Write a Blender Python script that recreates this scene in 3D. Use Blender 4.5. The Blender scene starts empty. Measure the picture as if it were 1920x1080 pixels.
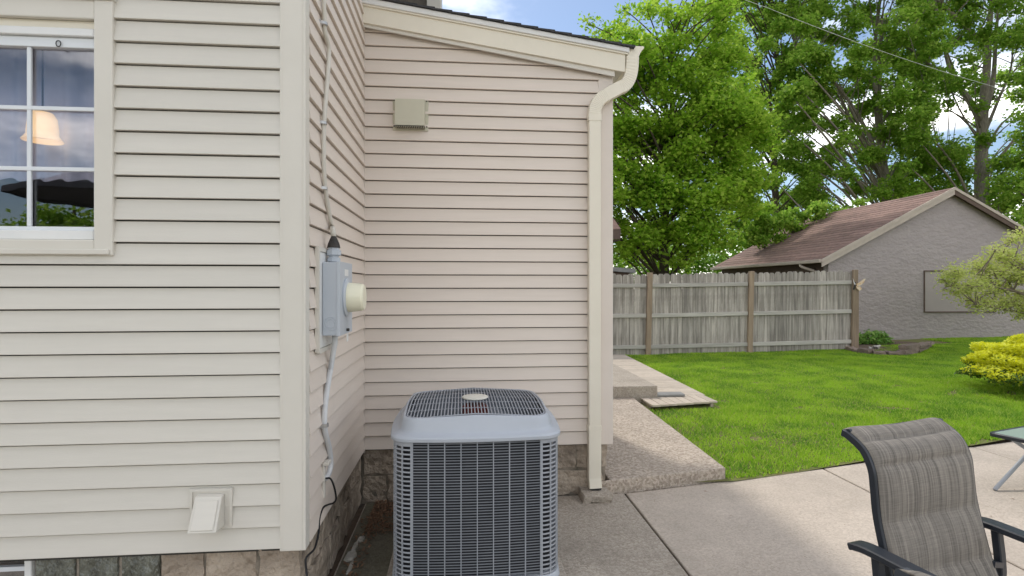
import bpy, bmesh, math, random
import numpy as np
from mathutils import Vector, Matrix
random.seed(7)
R = math.radians

# ------------------------------------------------------------------ camera, sky, sun, exposure
SC = bpy.context.scene
COL = SC.collection
F_PX, HOR, HC = 1040.0, 538.0, 1.59            # focal length and horizon in photo pixels, eye height in metres
TH = math.atan(95 / 1040.0)                    # the camera is turned this far to the right of the walls' depth
SN, CS = math.sin(TH), math.cos(TH)
cam = bpy.data.cameras.new('camera'); cam_o = bpy.data.objects.new('camera', cam); COL.objects.link(cam_o)
cam.sensor_fit = 'HORIZONTAL'; cam.sensor_width = 36.0; cam.lens = 36.0 * F_PX / 1920.0
cam.shift_y = -(540 - HOR) / 1920.0
cam.clip_start = 0.05; cam.clip_end = 3000
cam_o.location = (0, 0, HC); cam_o.rotation_euler = (R(90), 0, -TH)
SC.camera = cam_o

SHX, SHY = 0.235, -0.74                        # shadow run per metre of height, measured on the patio
EL = math.atan(1 / math.hypot(SHX, SHY)); AZ = math.atan2(-SHX, -SHY)
W = bpy.data.worlds.new('World'); SC.world = W; W.use_nodes = True
nt = W.node_tree; nt.nodes.clear()
def wn(t, **k):
    n = nt.nodes.new(t)
    for a, v in k.items(): setattr(n, a, v)
    return n
wout = wn('ShaderNodeOutputWorld'); wbg = wn('ShaderNodeBackground'); wbg.inputs['Strength'].default_value = 0.065
wsky = wn('ShaderNodeTexSky', sky_type='NISHITA', sun_disc=False)
wsky.sun_elevation = EL; wsky.sun_rotation = AZ; wsky.air_density = 1.0; wsky.dust_density = 0.5; wsky.ozone_density = 1.1
wtc = wn('ShaderNodeTexCoord'); wsep = wn('ShaderNodeSeparateXYZ')
nt.links.new(wtc.outputs['Generated'], wsep.inputs[0])
wz = wn('ShaderNodeMath', operation='MAXIMUM'); wz.inputs[1].default_value = 0.02; nt.links.new(wsep.outputs['Z'], wz.inputs[0])
wza = wn('ShaderNodeMath', operation='ADD'); wza.inputs[1].default_value = 0.12; nt.links.new(wz.outputs[0], wza.inputs[0])
wcmb = wn('ShaderNodeCombineXYZ')
for i, ax in enumerate('XY'):
    d = wn('ShaderNodeMath', operation='DIVIDE'); nt.links.new(wsep.outputs[ax], d.inputs[0]); nt.links.new(wza.outputs[0], d.inputs[1])
    nt.links.new(d.outputs[0], wcmb.inputs[i])
wno = wn('ShaderNodeTexNoise'); wno.inputs['Scale'].default_value = 0.75; wno.inputs['Detail'].default_value = 7; wno.inputs['Roughness'].default_value = 0.55
wmp = wn('ShaderNodeMapping'); wmp.inputs['Location'].default_value = (9.2, 18.6, 0)
nt.links.new(wcmb.outputs[0], wmp.inputs[0]); nt.links.new(wmp.outputs[0], wno.inputs['Vector'])
wrp = wn('ShaderNodeMapRange', interpolation_type='SMOOTHSTEP'); wrp.inputs[1].default_value = 0.45; wrp.inputs[2].default_value = 0.66
nt.links.new(wno.outputs['Fac'], wrp.inputs[0])
wmx = wn('ShaderNodeMix', data_type='RGBA'); nt.links.new(wrp.outputs[0], wmx.inputs['Factor'])
nt.links.new(wsky.outputs[0], wmx.inputs['A']); wmx.inputs['B'].default_value = (23, 22.2, 21.2, 1)
nt.links.new(wmx.outputs['Result'], wbg.inputs[0]); nt.links.new(wbg.outputs[0], wout.inputs[0])

sun = bpy.data.lights.new('sun', 'SUN'); sun.energy = 1.0; sun.angle = R(4.0); sun.color = (1.0, 0.95, 0.87)
sun_o = bpy.data.objects.new('sun', sun); COL.objects.link(sun_o); sun_o.location = (-6, 20, 30)
sun_o.rotation_euler = Vector((SHX, SHY, -1)).to_track_quat('-Z', 'Y').to_euler()
SC.view_settings.view_transform = 'Standard'; SC.view_settings.look = 'None'
SC.view_settings.exposure = 1.17; SC.view_settings.gamma = 1.0
SC.cycles.max_bounces = 8; SC.cycles.transparent_max_bounces = 12

# ------------------------------------------------------------------ photo pixel -> place
def ray(x, y):
    r = (x - 960) / F_PX; u = (HOR - y) / F_PX
    return Vector((r * CS + SN, CS - r * SN, u))
def G(x, y, z=0.0):                            # on the level z
    a = ray(x, y); k = (z - HC) / a.z; return Vector((a.x * k, a.y * k, z))
def PY(x, y, Y):                               # on a wall facing the camera side
    a = ray(x, y); k = Y / a.y; return Vector((a.x * k, Y, HC + a.z * k))
def PX(x, y, X):                               # on the wall that runs away from the camera
    a = ray(x, y); k = X / a.x; return Vector((X, a.y * k, HC + a.z * k))

# ------------------------------------------------------------------ materials
def mat(name, col, col2=None, scale=6, rough=0.6, bump=0.0, bscale=60, stretch=(1, 1, 1), rnd=0.0, metallic=0.0,
        spec=0.4, speck=None, coat=0.0, hue=0.0, detail=6, bdist=0.01, stain=None):
    m = bpy.data.materials.new(name); m.use_nodes = True
    n = m.node_tree.nodes; L = m.node_tree.links; b = n['Principled BSDF']
    b.inputs['Roughness'].default_value = rough; b.inputs['Metallic'].default_value = metallic
    b.inputs['Specular IOR Level'].default_value = spec; b.inputs['Coat Weight'].default_value = coat
    tc = n.new('ShaderNodeTexCoord'); oi = n.new('ShaderNodeObjectInfo')
    ad = n.new('ShaderNodeVectorMath'); ad.operation = 'MULTIPLY_ADD'
    mu = n.new('ShaderNodeMath'); mu.operation = 'MULTIPLY'; mu.inputs[1].default_value = 37.0
    L.new(oi.outputs['Random'], mu.inputs[0])
    mp = n.new('ShaderNodeMapping'); mp.inputs['Scale'].default_value = stretch
    L.new(tc.outputs['Object'], ad.inputs[0]); ad.inputs[1].default_value = (1, 1, 1); L.new(mu.outputs[0], ad.inputs[2])
    L.new(ad.outputs[0], mp.inputs[0])
    col = (*col, 1); c2 = (*(col2 or col[:3]), 1)
    no = n.new('ShaderNodeTexNoise'); no.inputs['Scale'].default_value = scale; no.inputs['Detail'].default_value = detail
    no.inputs['Roughness'].default_value = 0.6; L.new(mp.outputs[0], no.inputs['Vector'])
    rp = n.new('ShaderNodeMapRange'); rp.inputs[1].default_value = 0.32; rp.inputs[2].default_value = 0.68; L.new(no.outputs['Fac'], rp.inputs[0])
    mx = n.new('ShaderNodeMix'); mx.data_type = 'RGBA'; mx.inputs['A'].default_value = col; mx.inputs['B'].default_value = c2
    L.new(rp.outputs[0], mx.inputs['Factor']); out = mx.outputs['Result']
    if speck:                                  # (scale, dark, light, amount): stones in the concrete
        vo = n.new('ShaderNodeTexVoronoi'); vo.inputs['Scale'].default_value = speck[0]; L.new(tc.outputs['Object'], vo.inputs['Vector'])
        sp = n.new('ShaderNodeSeparateColor'); L.new(vo.outputs['Color'], sp.inputs[0])
        m2 = n.new('ShaderNodeMix'); m2.data_type = 'RGBA'; m2.inputs['A'].default_value = (*speck[1], 1); m2.inputs['B'].default_value = (*speck[2], 1)
        L.new(sp.outputs[0], m2.inputs['Factor'])
        m3 = n.new('ShaderNodeMix'); m3.data_type = 'RGBA'; m3.inputs['Factor'].default_value = speck[3]
        L.new(out, m3.inputs['A']); L.new(m2.outputs['Result'], m3.inputs['B']); out = m3.outputs['Result']
    if stain:                                  # (scale, colour, amount): irregular old stains
        ns = n.new('ShaderNodeTexNoise'); ns.inputs['Scale'].default_value = stain[0]; ns.inputs['Detail'].default_value = 8; ns.inputs['Roughness'].default_value = .65
        L.new(tc.outputs['Object'], ns.inputs['Vector'])
        r2 = n.new('ShaderNodeMapRange'); r2.inputs[1].default_value = .48; r2.inputs[2].default_value = .72; r2.inputs[4].default_value = stain[2]; L.new(ns.outputs['Fac'], r2.inputs[0])
        m4 = n.new('ShaderNodeMix'); m4.data_type = 'RGBA'; m4.inputs['B'].default_value = (*stain[1], 1)
        L.new(r2.outputs[0], m4.inputs['Factor']); L.new(out, m4.inputs['A']); out = m4.outputs['Result']
    if rnd or hue:
        hs = n.new('ShaderNodeHueSaturation'); mr = n.new('ShaderNodeMapRange')
        mr.inputs[3].default_value = 1 - rnd; mr.inputs[4].default_value = 1 + rnd
        L.new(oi.outputs['Random'], mr.inputs[0]); L.new(mr.outputs[0], hs.inputs['Value'])
        L.new(out, hs.inputs['Color']); out = hs.outputs['Color']
    L.new(out, b.inputs['Base Color'])
    if bump:
        nb = n.new('ShaderNodeTexNoise'); nb.inputs['Scale'].default_value = bscale; nb.inputs['Detail'].default_value = 4
        L.new(mp.outputs[0], nb.inputs['Vector'])
        bp = n.new('ShaderNodeBump'); bp.inputs['Strength'].default_value = bump; bp.inputs['Distance'].default_value = bdist
        L.new(nb.outputs['Fac'], bp.inputs['Height']); L.new(bp.outputs[0], b.inputs['Normal'])
    m['out'] = 0
    return m

def leaf_mat(name, c1, c2, c3, trans=0.45, scale=0.6, rough=0.5, lo=.35, hi=.65):
    m = bpy.data.materials.new(name); m.use_nodes = True
    n = m.node_tree.nodes; L = m.node_tree.links; b = n['Principled BSDF']; o = n['Material Output']
    ge = n.new('ShaderNodeNewGeometry'); tc = n.new('ShaderNodeTexCoord')
    no = n.new('ShaderNodeTexNoise'); no.inputs['Scale'].default_value = scale; no.inputs['Detail'].default_value = 3
    L.new(tc.outputs['Object'], no.inputs['Vector'])
    rp = n.new('ShaderNodeMapRange'); rp.inputs[1].default_value = lo; rp.inputs[2].default_value = hi; no.inputs['Detail'].default_value = 5; L.new(no.outputs['Fac'], rp.inputs[0])
    m1 = n.new('ShaderNodeMix'); m1.data_type = 'RGBA'; m1.inputs['A'].default_value = (*c1, 1); m1.inputs['B'].default_value = (*c2, 1)
    L.new(rp.outputs[0], m1.inputs['Factor'])
    pw = n.new('ShaderNodeMath'); pw.operation = 'POWER'; pw.inputs[1].default_value = 2.2; L.new(ge.outputs['Random Per Island'], pw.inputs[0])
    m2 = n.new('ShaderNodeMix'); m2.data_type = 'RGBA'; m2.inputs['B'].default_value = (*c3, 1)
    L.new(m1.outputs['Result'], m2.inputs['A']); L.new(pw.outputs[0], m2.inputs['Factor'])
    L.new(m2.outputs['Result'], b.inputs['Base Color']); b.inputs['Roughness'].default_value = rough; b.inputs['Specular IOR Level'].default_value = 0.25
    tr = n.new('ShaderNodeBsdfTranslucent'); L.new(m2.outputs['Result'], tr.inputs[0])
    ms = n.new('ShaderNodeMixShader'); ms.inputs[0].default_value = trans
    L.new(b.outputs[0], ms.inputs[1]); L.new(tr.outputs[0], ms.inputs[2]); L.new(ms.outputs[0], o.inputs[0])
    return m

MT = {}
MT['siding'] = mat('vinyl siding', (.61, .582, .522), (.64, .612, .55), 3, .45, .10, 40, (1, 1, 14), .018)
MT['siding_bounce'] = mat('vinyl siding warm bounce', (.695, .615, .54), (.725, .645, .57), 3, .45, .10, 40, (1, 1, 14), .018)  # same siding, with warm bounced light put into its colour
MT['lap_shade'] = mat('lap shade backing', (.035, .033, .03), (.05, .047, .043), 8, .9)  # tar paper backing; its dark colour stands in for shade in the lap slots
MT['trim'] = mat('beige trim', (.64, .61, .545), (.67, .64, .575), 4, .4, .03, 30)
MT['trim_add'] = mat('beige trim warm', (.65, .58, .515), (.68, .61, .545), 4, .4, .03, 30)
MT['cream'] = mat('cream aluminium', (.75, .70, .585), (.78, .73, .615), 5, .4, .04, 20)
MT['white'] = mat('white metal', (.78, .78, .77), (.72, .73, .72), 5, .35, .02, 30)
MT['vinylwhite'] = mat('white vinyl', (.74, .77, .80), (.70, .73, .76), 5, .35)
MT['shingle'] = mat('dark shingle', (.035, .036, .04), (.07, .07, .075), 40, .9, .4, 120, rnd=.15)
MT['redshingle'] = mat('brown shingle', (.30, .19, .16), (.19, .128, .108), 9, .9, .4, 60, rnd=.22)
MT['shake'] = mat('grey shake', (.15, .13, .105), (.09, .08, .065), 14, .85, .3, 40, (6, 6, .6), .2)
MT['stone'] = mat('foundation block', (.50, .42, .335), (.33, .27, .21), 5, .95, 1.0, 16, rnd=.10, bdist=.06, stain=(5, (.19, .155, .12), .8))
MT['mortar'] = mat('mortar', (.32, .27, .215), (.13, .115, .09), 12, .95, .6, 40)
MT['acgrey'] = mat('painted steel', (.41, .44, .485), (.44, .47, .515), 3, .42, .015, 20)
MT['acslat'] = mat('painted steel louvre', (.32, .34, .375), (.37, .39, .425), 5, .45)
MT['acfin'] = mat('louvre wire', (.19, .205, .23), (.23, .245, .27), 5, .45)
MT['accoil'] = mat('coil fins', (.012, .014, .018), (.02, .022, .028), 20, .7)
MT['motor'] = mat('fan motor', (.20, .045, .03), (.14, .03, .025), 10, .6)
MT['fan'] = mat('fan blade', (.22, .245, .28), (.17, .19, .22), 6, .5)
MT['badge'] = mat('badge plastic', (.68, .66, .58), (.64, .62, .55), 6, .45)
MT['meter'] = mat('grey enamel', (.45, .49, .54), (.48, .52, .57), 4, .4, .02, 20)
MT['dial'] = mat('dial cream', (.80, .77, .60), (.77, .74, .57), 4, .35)
MT['cable'] = mat('cable jacket', (.64, .61, .54), (.56, .53, .47), 8, .6)
MT['pvc'] = mat('grey conduit', (.62, .63, .64), (.55, .56, .57), 8, .5)
MT['black'] = mat('black rubber', (.012, .012, .013), None, 5, .6)
MT['zinc'] = mat('zinc strap', (.5, .5, .5), (.38, .38, .38), 20, .35, metallic=.8)
MT['olive'] = mat('vent beige', (.52, .495, .385), (.55, .525, .41), 5, .5)
MT['boot'] = mat('black sealant', (.03, .028, .025), (.06, .055, .05), 30, .8, .5, 60)
MT['conc'] = mat('patio concrete', (.53, .455, .38), (.44, .375, .31), 2.2, .9, .5, 130, speck=(95, (.25, .21, .17), (.78, .70, .60), .24), stain=(1.1, (.33, .285, .235), .55))
MT['concwall'] = mat('weathered concrete', (.40, .345, .285), (.31, .265, .215), 2.5, .92, .5, 110, speck=(85, (.15, .13, .10), (.70, .63, .54), .28), stain=(1.3, (.20, .175, .14), .6))
MT['aggr'] = mat('exposed aggregate', (.48, .40, .325), (.40, .33, .265), 3, .92, .9, 120, speck=(60, (.15, .12, .09), (.74, .65, .55), .46), stain=(1.2, (.26, .22, .175), .4))
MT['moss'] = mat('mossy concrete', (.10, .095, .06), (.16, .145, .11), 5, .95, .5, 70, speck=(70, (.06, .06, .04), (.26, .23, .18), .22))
MT['dirt'] = mat('soil', (.09, .065, .045), (.14, .10, .07), 18, 1.0, .9, 50)
MT['wood'] = mat('weathered picket', (.52, .475, .425), (.20, .18, .158), 1.6, .9, .6, 18, (12, 12, .7), .26, stain=(2.6, (.17, .145, .12), .65))
MT['rail'] = mat('weathered rail', (.50, .475, .43), (.38, .355, .32), 2.5, .9, .5, 18, (.8, 9, 9), .1)
MT['post'] = mat('brown post', (.37, .28, .20), (.25, .19, .135), 2.2, .9, .5, 18, (9, 9, .8), .12)
MT['deck'] = mat('deck board', (.52, .45, .37), (.42, .36, .29), 4, .85, .3, 30, (3, 3, 3), .10)
MT['slate'] = mat('grey board', (.20, .20, .19), (.26, .26, .25), 6, .8, .2, 40)
MT['stucco'] = mat('grey stucco', (.405, .355, .345), (.37, .325, .315), 3, .95, .7, 8, (1, 1, 1.7), bdist=.05)
MT['stuccop'] = mat('smooth panel', (.38, .335, .315), (.40, .35, .33), 3, .8, .08, 30)
MT['brownwood'] = mat('brown paint', (.10, .07, .055), (.13, .09, .07), 6, .8)
MT['ltrim'] = mat('rake trim', (.50, .43, .36), (.43, .37, .31), 6, .7)
MT['bark'] = mat('bark', (.36, .315, .27), (.20, .17, .14), 5, .95, 1.0, 14, (5, 5, 1))
MT['barkd'] = mat('dark bark', (.12, .095, .072), (.07, .055, .042), 5, .95, 1.0, 14, (5, 5, 1))
MT['twigbark'] = mat('thin bark', (.26, .21, .17), (.18, .15, .12), 5, .95)
MT['chairframe'] = mat('dark frame', (.018, .022, .03), (.024, .029, .038), 5, .38, .02, 200, spec=.5)
MT['rock'] = mat('edging stone', (.26, .20, .165), (.17, .13, .105), 9, .95, .7, 30, rnd=.2)
MT['paleRock'] = mat('pale rock', (.6, .57, .53), (.45, .42, .38), 14, .95, .7, 30)
MT['litter'] = mat('dead leaves', (.13, .07, .042), (.24, .15, .09), 60, .95)
MT['crust'] = mat('flaking white caulk', (.55, .53, .48), (.30, .28, .23), 26, .95, .9, 50)
MT['umb'] = mat('dark canvas', (.05, .052, .06), (.065, .068, .078), 6, .9)
MT['curtain'] = mat('sheer curtain', (.62, .60, .70), (.50, .49, .58), 2.2, .9, stretch=(3, 3, .5))
MT['room'] = mat('room paint', (.30, .29, .28), None, 4, .9)
MT['wire'] = mat('cable grey', (.85, .85, .85), None, 4, .6)
MT['bfly'] = mat('painted wing', (.62, .36, .13), (.75, .68, .58), 28, .5)
MT['leaf_maple'] = leaf_mat('maple leaf', (.20, .40, .025), (.33, .54, .045), (.52, .68, .10), .66)
MT['leaf_big'] = leaf_mat('silver maple leaf', (.18, .36, .035), (.29, .49, .06), (.46, .62, .11), .66)
MT['leaf_dark'] = leaf_mat('dark leaf', (.12, .26, .025), (.18, .34, .04), (.30, .46, .07), .6)
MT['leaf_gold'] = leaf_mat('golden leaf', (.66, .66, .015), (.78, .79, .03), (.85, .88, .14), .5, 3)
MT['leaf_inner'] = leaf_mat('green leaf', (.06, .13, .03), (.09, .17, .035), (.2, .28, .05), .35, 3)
MT['leaf_jm'] = leaf_mat('lace maple leaf', (.46, .56, .11), (.58, .66, .18), (.66, .64, .32), .55, 2)
MT['leaf_hosta'] = leaf_mat('bed leaf', (.10, .26, .04), (.20, .38, .07), (.42, .58, .16), .4, 4)
MT['grass'] = leaf_mat('grass blade', (.115, .30, .02), (.33, .56, .03), (.50, .63, .10), .45, 2.0, .5, .38, .62)

def special_materials():
    # lawn soil: green with thatch and a few dry spots
    m = mat('lawn ground', (.17, .15, .06), (.12, .15, .035), 2.6, 1.0, .6, 60); MT['lawn'] = m
    # chair sling: woven stripes running down the back
    m = bpy.data.materials.new('sling fabric'); m.use_nodes = True
    n = m.node_tree.nodes; L = m.node_tree.links; b = n['Principled BSDF']; b.inputs['Roughness'].default_value = .8
    uv = n.new('ShaderNodeUVMap'); uv.uv_map = 'weave'
    def noise(sc, st, d=3):
        mp = n.new('ShaderNodeMapping'); mp.inputs['Scale'].default_value = st; L.new(uv.outputs[0], mp.inputs[0])
        t = n.new('ShaderNodeTexNoise'); t.inputs['Scale'].default_value = sc; t.inputs['Detail'].default_value = d
        L.new(mp.outputs[0], t.inputs['Vector']); return t.outputs['Fac']
    a = noise(34, (1, .05, 1)); c = noise(150, (1, .02, 1), 1); w = noise(260, (.05, 1, 1), 1)
    s1 = n.new('ShaderNodeMath'); s1.operation = 'ADD'; L.new(a, s1.inputs[0]); L.new(c, s1.inputs[1])
    s2 = n.new('ShaderNodeMath'); s2.operation = 'MULTIPLY_ADD'; s2.inputs[1].default_value = .45; L.new(w, s2.inputs[0]); L.new(s1.outputs[0], s2.inputs[2])
    rp = n.new('ShaderNodeMapRange'); rp.inputs[1].default_value = .88; rp.inputs[2].default_value = 1.62; L.new(s2.outputs[0], rp.inputs[0])
    mx = n.new('ShaderNodeMix'); mx.data_type = 'RGBA'; mx.inputs['A'].default_value = (.095, .085, .075, 1); mx.inputs['B'].default_value = (.30, .27, .23, 1)
    L.new(rp.outputs[0], mx.inputs['Factor']); L.new(mx.outputs['Result'], b.inputs['Base Color'])
    bp = n.new('ShaderNodeBump'); bp.inputs['Strength'].default_value = .35; bp.inputs['Distance'].default_value = .002
    L.new(s2.outputs[0], bp.inputs['Height']); L.new(bp.outputs[0], b.inputs['Normal']); MT['sling'] = m
    # window glass: a coated pane that mirrors the yard and lets the room show through
    m = bpy.data.materials.new('window glass'); m.use_nodes = True
    n = m.node_tree.nodes; L = m.node_tree.links; n.remove(n['Principled BSDF'])
    gl = n.new('ShaderNodeBsdfGlossy'); gl.inputs['Roughness'].default_value = .01; gl.inputs['Color'].default_value = (.92, .91, .93, 1)
    tr = n.new('ShaderNodeBsdfTransparent'); tr.inputs[0].default_value = (.88, .90, .93, 1)
    ms = n.new('ShaderNodeMixShader'); ms.inputs[0].default_value = .115
    L.new(tr.outputs[0], ms.inputs[1]); L.new(gl.outputs[0], ms.inputs[2]); L.new(ms.outputs[0], n['Material Output'].inputs[0])
    tc = n.new('ShaderNodeTexCoord'); t = n.new('ShaderNodeTexNoise'); t.inputs['Scale'].default_value = 5
    L.new(tc.outputs['Object'], t.inputs['Vector']); bp = n.new('ShaderNodeBump'); bp.inputs['Strength'].default_value = .03; bp.inputs['Distance'].default_value = .01
    L.new(t.outputs['Fac'], bp.inputs['Height']); L.new(bp.outputs[0], gl.inputs['Normal']); MT['glass'] = m
    # wavy glass block and table glass
    m = mat('glass block', (.035, .042, .03), (.20, .215, .175), 16, .08, 1.0, 26, (1, 1, .6), spec=.8, bdist=.06, coat=1.0); MT['gblock'] = m
    m = bpy.data.materials.new('table glass'); m.use_nodes = True; b = m.node_tree.nodes['Principled BSDF']
    b.inputs['Base Color'].default_value = (.40, .52, .50, 1); b.inputs['Roughness'].default_value = .12; b.inputs['Transmission Weight'].default_value = .25
    b.inputs['Specular IOR Level'].default_value = .6; MT['tglass'] = m
    # lit lamp shade
    m = bpy.data.materials.new('lit lampshade'); m.use_nodes = True; b = m.node_tree.nodes['Principled BSDF']
    b.inputs['Base Color'].default_value = (.9, .65, .4, 1); b.inputs['Emission Color'].default_value = (1, .62, .30, 1); b.inputs['Emission Strength'].default_value = 1.3
    n = m.node_tree.nodes; L = m.node_tree.links; lw = n.new('ShaderNodeLayerWeight'); lw.inputs[0].default_value = .35
    mr = n.new('ShaderNodeMapRange'); mr.inputs[3].default_value = .5; mr.inputs[4].default_value = .12; L.new(lw.outputs['Facing'], mr.inputs[0]); L.new(mr.outputs[0], b.inputs['Emission Strength'])
    MT['lamp'] = m
special_materials()

# ------------------------------------------------------------------ mesh helpers
class MB:
    def __init__(s): s.v = []; s.f = []
    def add(s, v, f):
        k = len(s.v); s.v += [tuple(p) for p in v]; s.f += [tuple(i + k for i in q) for q in f]; return s
    def box(s, x0, x1, y0, y1, z0, z1):
        x0, x1 = sorted((x0, x1)); y0, y1 = sorted((y0, y1)); z0, z1 = sorted((z0, z1))
        return s.add([(x0, y0, z0), (x1, y0, z0), (x1, y1, z0), (x0, y1, z0), (x0, y0, z1), (x1, y0, z1), (x1, y1, z1), (x0, y1, z1)],
                     [(3, 2, 1, 0), (4, 5, 6, 7), (0, 1, 5, 4), (1, 2, 6, 5), (2, 3, 7, 6), (3, 0, 4, 7)])
    def prism(s, poly, d):                     # polygon (3D points) pushed along the vector d
        n = len(poly); d = Vector(d); a = [Vector(p) for p in poly]; b = [p + d for p in a]
        return s.add(a + b, [tuple(range(n - 1, -1, -1)), tuple(range(n, 2 * n))] + [(i, (i + 1) % n, n + (i + 1) % n, n + i) for i in range(n)])
    def bar(s, p, q, w, h, up=(0, 0, 1)):      # straight bar w across, h along up
        p = Vector(p); q = Vector(q); t = (q - p).normalized(); up = Vector(up)
        sd = t.cross(up).normalized(); u = sd.cross(t).normalized()
        o = [sd * (a * w / 2) + u * (b * h / 2) for a, b in ((-1, -1), (1, -1), (1, 1), (-1, 1))]
        return s.add([p + k for k in o] + [q + k for k in o], [(3, 2, 1, 0), (4, 5, 6, 7)] + [(i, (i + 1) % 4, 4 + (i + 1) % 4, 4 + i) for i in range(4)])
    def tube(s, path, r, n=8, cap=True):
        path = [Vector(p) for p in path]; rr = r if isinstance(r, (list, tuple)) else [r] * len(path)
        return s.sweep(path, lambda i: [(math.cos(2 * math.pi * k / n) * rr[i], math.sin(2 * math.pi * k / n) * rr[i]) for k in range(n)], cap)
    def sweep(s, path, prof, cap=True, ref=None):
        path = [Vector(p) for p in path]; m = len(path); vs = []; fs = []; ref = Vector(ref) if ref else None; n = None
        for i, p in enumerate(path):
            t = (path[min(i + 1, m - 1)] - path[max(i - 1, 0)]).normalized()
            if ref is None or abs(t.dot(ref)) > .98:
                ref = Vector((0, 0, 1)) if abs(t.z) < .9 else Vector((0, 1, 0))
            a = t.cross(ref).normalized(); b = a.cross(t).normalized(); ref = b
            pr = prof(i) if callable(prof) else prof; n = len(pr)
            vs += [p + a * u + b * w for u, w in pr]
        for i in range(m - 1):
            for k in range(n):
                fs.append((i * n + k, i * n + (k + 1) % n, (i + 1) * n + (k + 1) % n, (i + 1) * n + k))
        if cap: fs += [tuple(range(n - 1, -1, -1)), tuple(range((m - 1) * n, m * n))]
        return s.add(vs, fs)
    def loft(s, rings, cap0=False, cap1=False):
        n = len(rings[0]); k = [p for r in rings for p in r]; fs = []
        for i in range(len(rings) - 1):
            for j in range(n): fs.append((i * n + j, i * n + (j + 1) % n, (i + 1) * n + (j + 1) % n, (i + 1) * n + j))
        if cap0: fs.append(tuple(range(n - 1, -1, -1)))
        if cap1: fs.append(tuple(range((len(rings) - 1) * n, len(rings) * n)))
        return s.add(k, fs)
    def lathe(s, prof, c, n=24, axis='z'):     # prof: (radius, height)
        c = Vector(c); rings = []
        for r, h in prof:
            ring = []
            for k in range(n):
                a = 2 * math.pi * k / n; u, w = math.cos(a) * r, math.sin(a) * r
                ring.append(c + (Vector((u, w, h)) if axis == 'z' else Vector((h, u, w)) if axis == 'x' else Vector((w, h, u))))
            rings.append(ring)
        return s.loft(rings, True, True)
    def mesh(s, name, m, smooth=False, bevel=0, seg=1):
        me = bpy.data.meshes.new(name); me.from_pydata(s.v, [], s.f)
        bm = bmesh.new(); bm.from_mesh(me)
        bmesh.ops.recalc_face_normals(bm, faces=bm.faces)
        if bevel: bmesh.ops.bevel(bm, geom=[e for e in bm.edges if e.is_manifold and e.calc_face_angle(0) > .5], offset=bevel, segments=seg, affect='EDGES', profile=.6, clamp_overlap=True)
        bm.to_mesh(me); bm.free(); me.materials.append(m)
        if smooth:
            me.polygons.foreach_set('use_smooth', [True] * len(me.polygons))
            if smooth != 'all': me.set_sharp_from_angle(angle=R(35))
        return me
    def build(s, name, m, parent=None, smooth=False, bevel=0, seg=1, stuff=False):
        o = link(name, s.mesh(name, MT[m] if isinstance(m, str) else m, smooth, bevel, seg), parent)
        if stuff: o['kind'] = 'stuff'
        return o

def link(name, me, parent=None, loc=(0, 0, 0)):
    o = bpy.data.objects.new(name, me); COL.objects.link(o)
    if parent is not None: attach(o, parent)
    o.location = loc
    return o
def world_of(o):
    m = Matrix.Translation(o.location) @ o.rotation_euler.to_matrix().to_4x4()
    return world_of(o.parent) @ o.matrix_parent_inverse @ m if o.parent else m
def attach(o, parent):
    o.parent = parent; o.matrix_parent_inverse = world_of(parent).inverted()
def thing(name, label, cat, loc=(0, 0, 0), group=None):
    o = bpy.data.objects.new(name, None); COL.objects.link(o); o.location = loc; o.empty_display_size = .1
    return tag(o, label, cat, group)
def tag(o, label, cat, group=None):
    o['label'] = label; o['category'] = cat
    if group: o['group'] = group
    return o
def structure(o): o['kind'] = 'structure'; return o
def copy_tree(o, parent=None):
    c = o.copy(); COL.objects.link(c)
    if parent is not None: c.parent = parent
    for ch in [k for k in bpy.data.objects if k.parent == o and k != c]: copy_tree(ch, c)
    return c
def np_mesh(name, verts, faces, m, parent=None):
    verts = np.asarray(verts, dtype=np.float32); faces = np.asarray(faces, dtype=np.int32); k = faces.shape[1]
    me = bpy.data.meshes.new(name); me.vertices.add(len(verts)); me.vertices.foreach_set('co', verts.ravel())
    me.loops.add(faces.size); me.loops.foreach_set('vertex_index', faces.ravel())
    me.polygons.add(len(faces)); me.polygons.foreach_set('loop_start', np.arange(0, faces.size, k, dtype=np.int32))
    me.update(calc_edges=True); me.materials.append(MT[m])
    return link(name, me, parent)

# ------------------------------------------------------------------ measured planes
YL, XS, XS2, YA = 2.63, -0.71, -0.728, 4.18                 # near wall, side wall, wall of the addition
PITCH, ZB = 0.0992, 0.402                      # siding course, foot of the siding
XE, YEND = 1.135, 6.63                         # right corner and far end of the addition
def lawn_z(X, Y): return 0.018 + 0.016 * min(max(X - 4.2, 0), 14)
LAWN_EDGE = [(2.17, 4.36), (5.88, 5.31), (13.0, 7.0)]
def edge_y(X):
    for (a, b), (c, d) in zip(LAWN_EDGE, LAWN_EDGE[1:]):
        if X <= c: return b + (d - b) * (X - a) / (c - a)
    return 7.0

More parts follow.
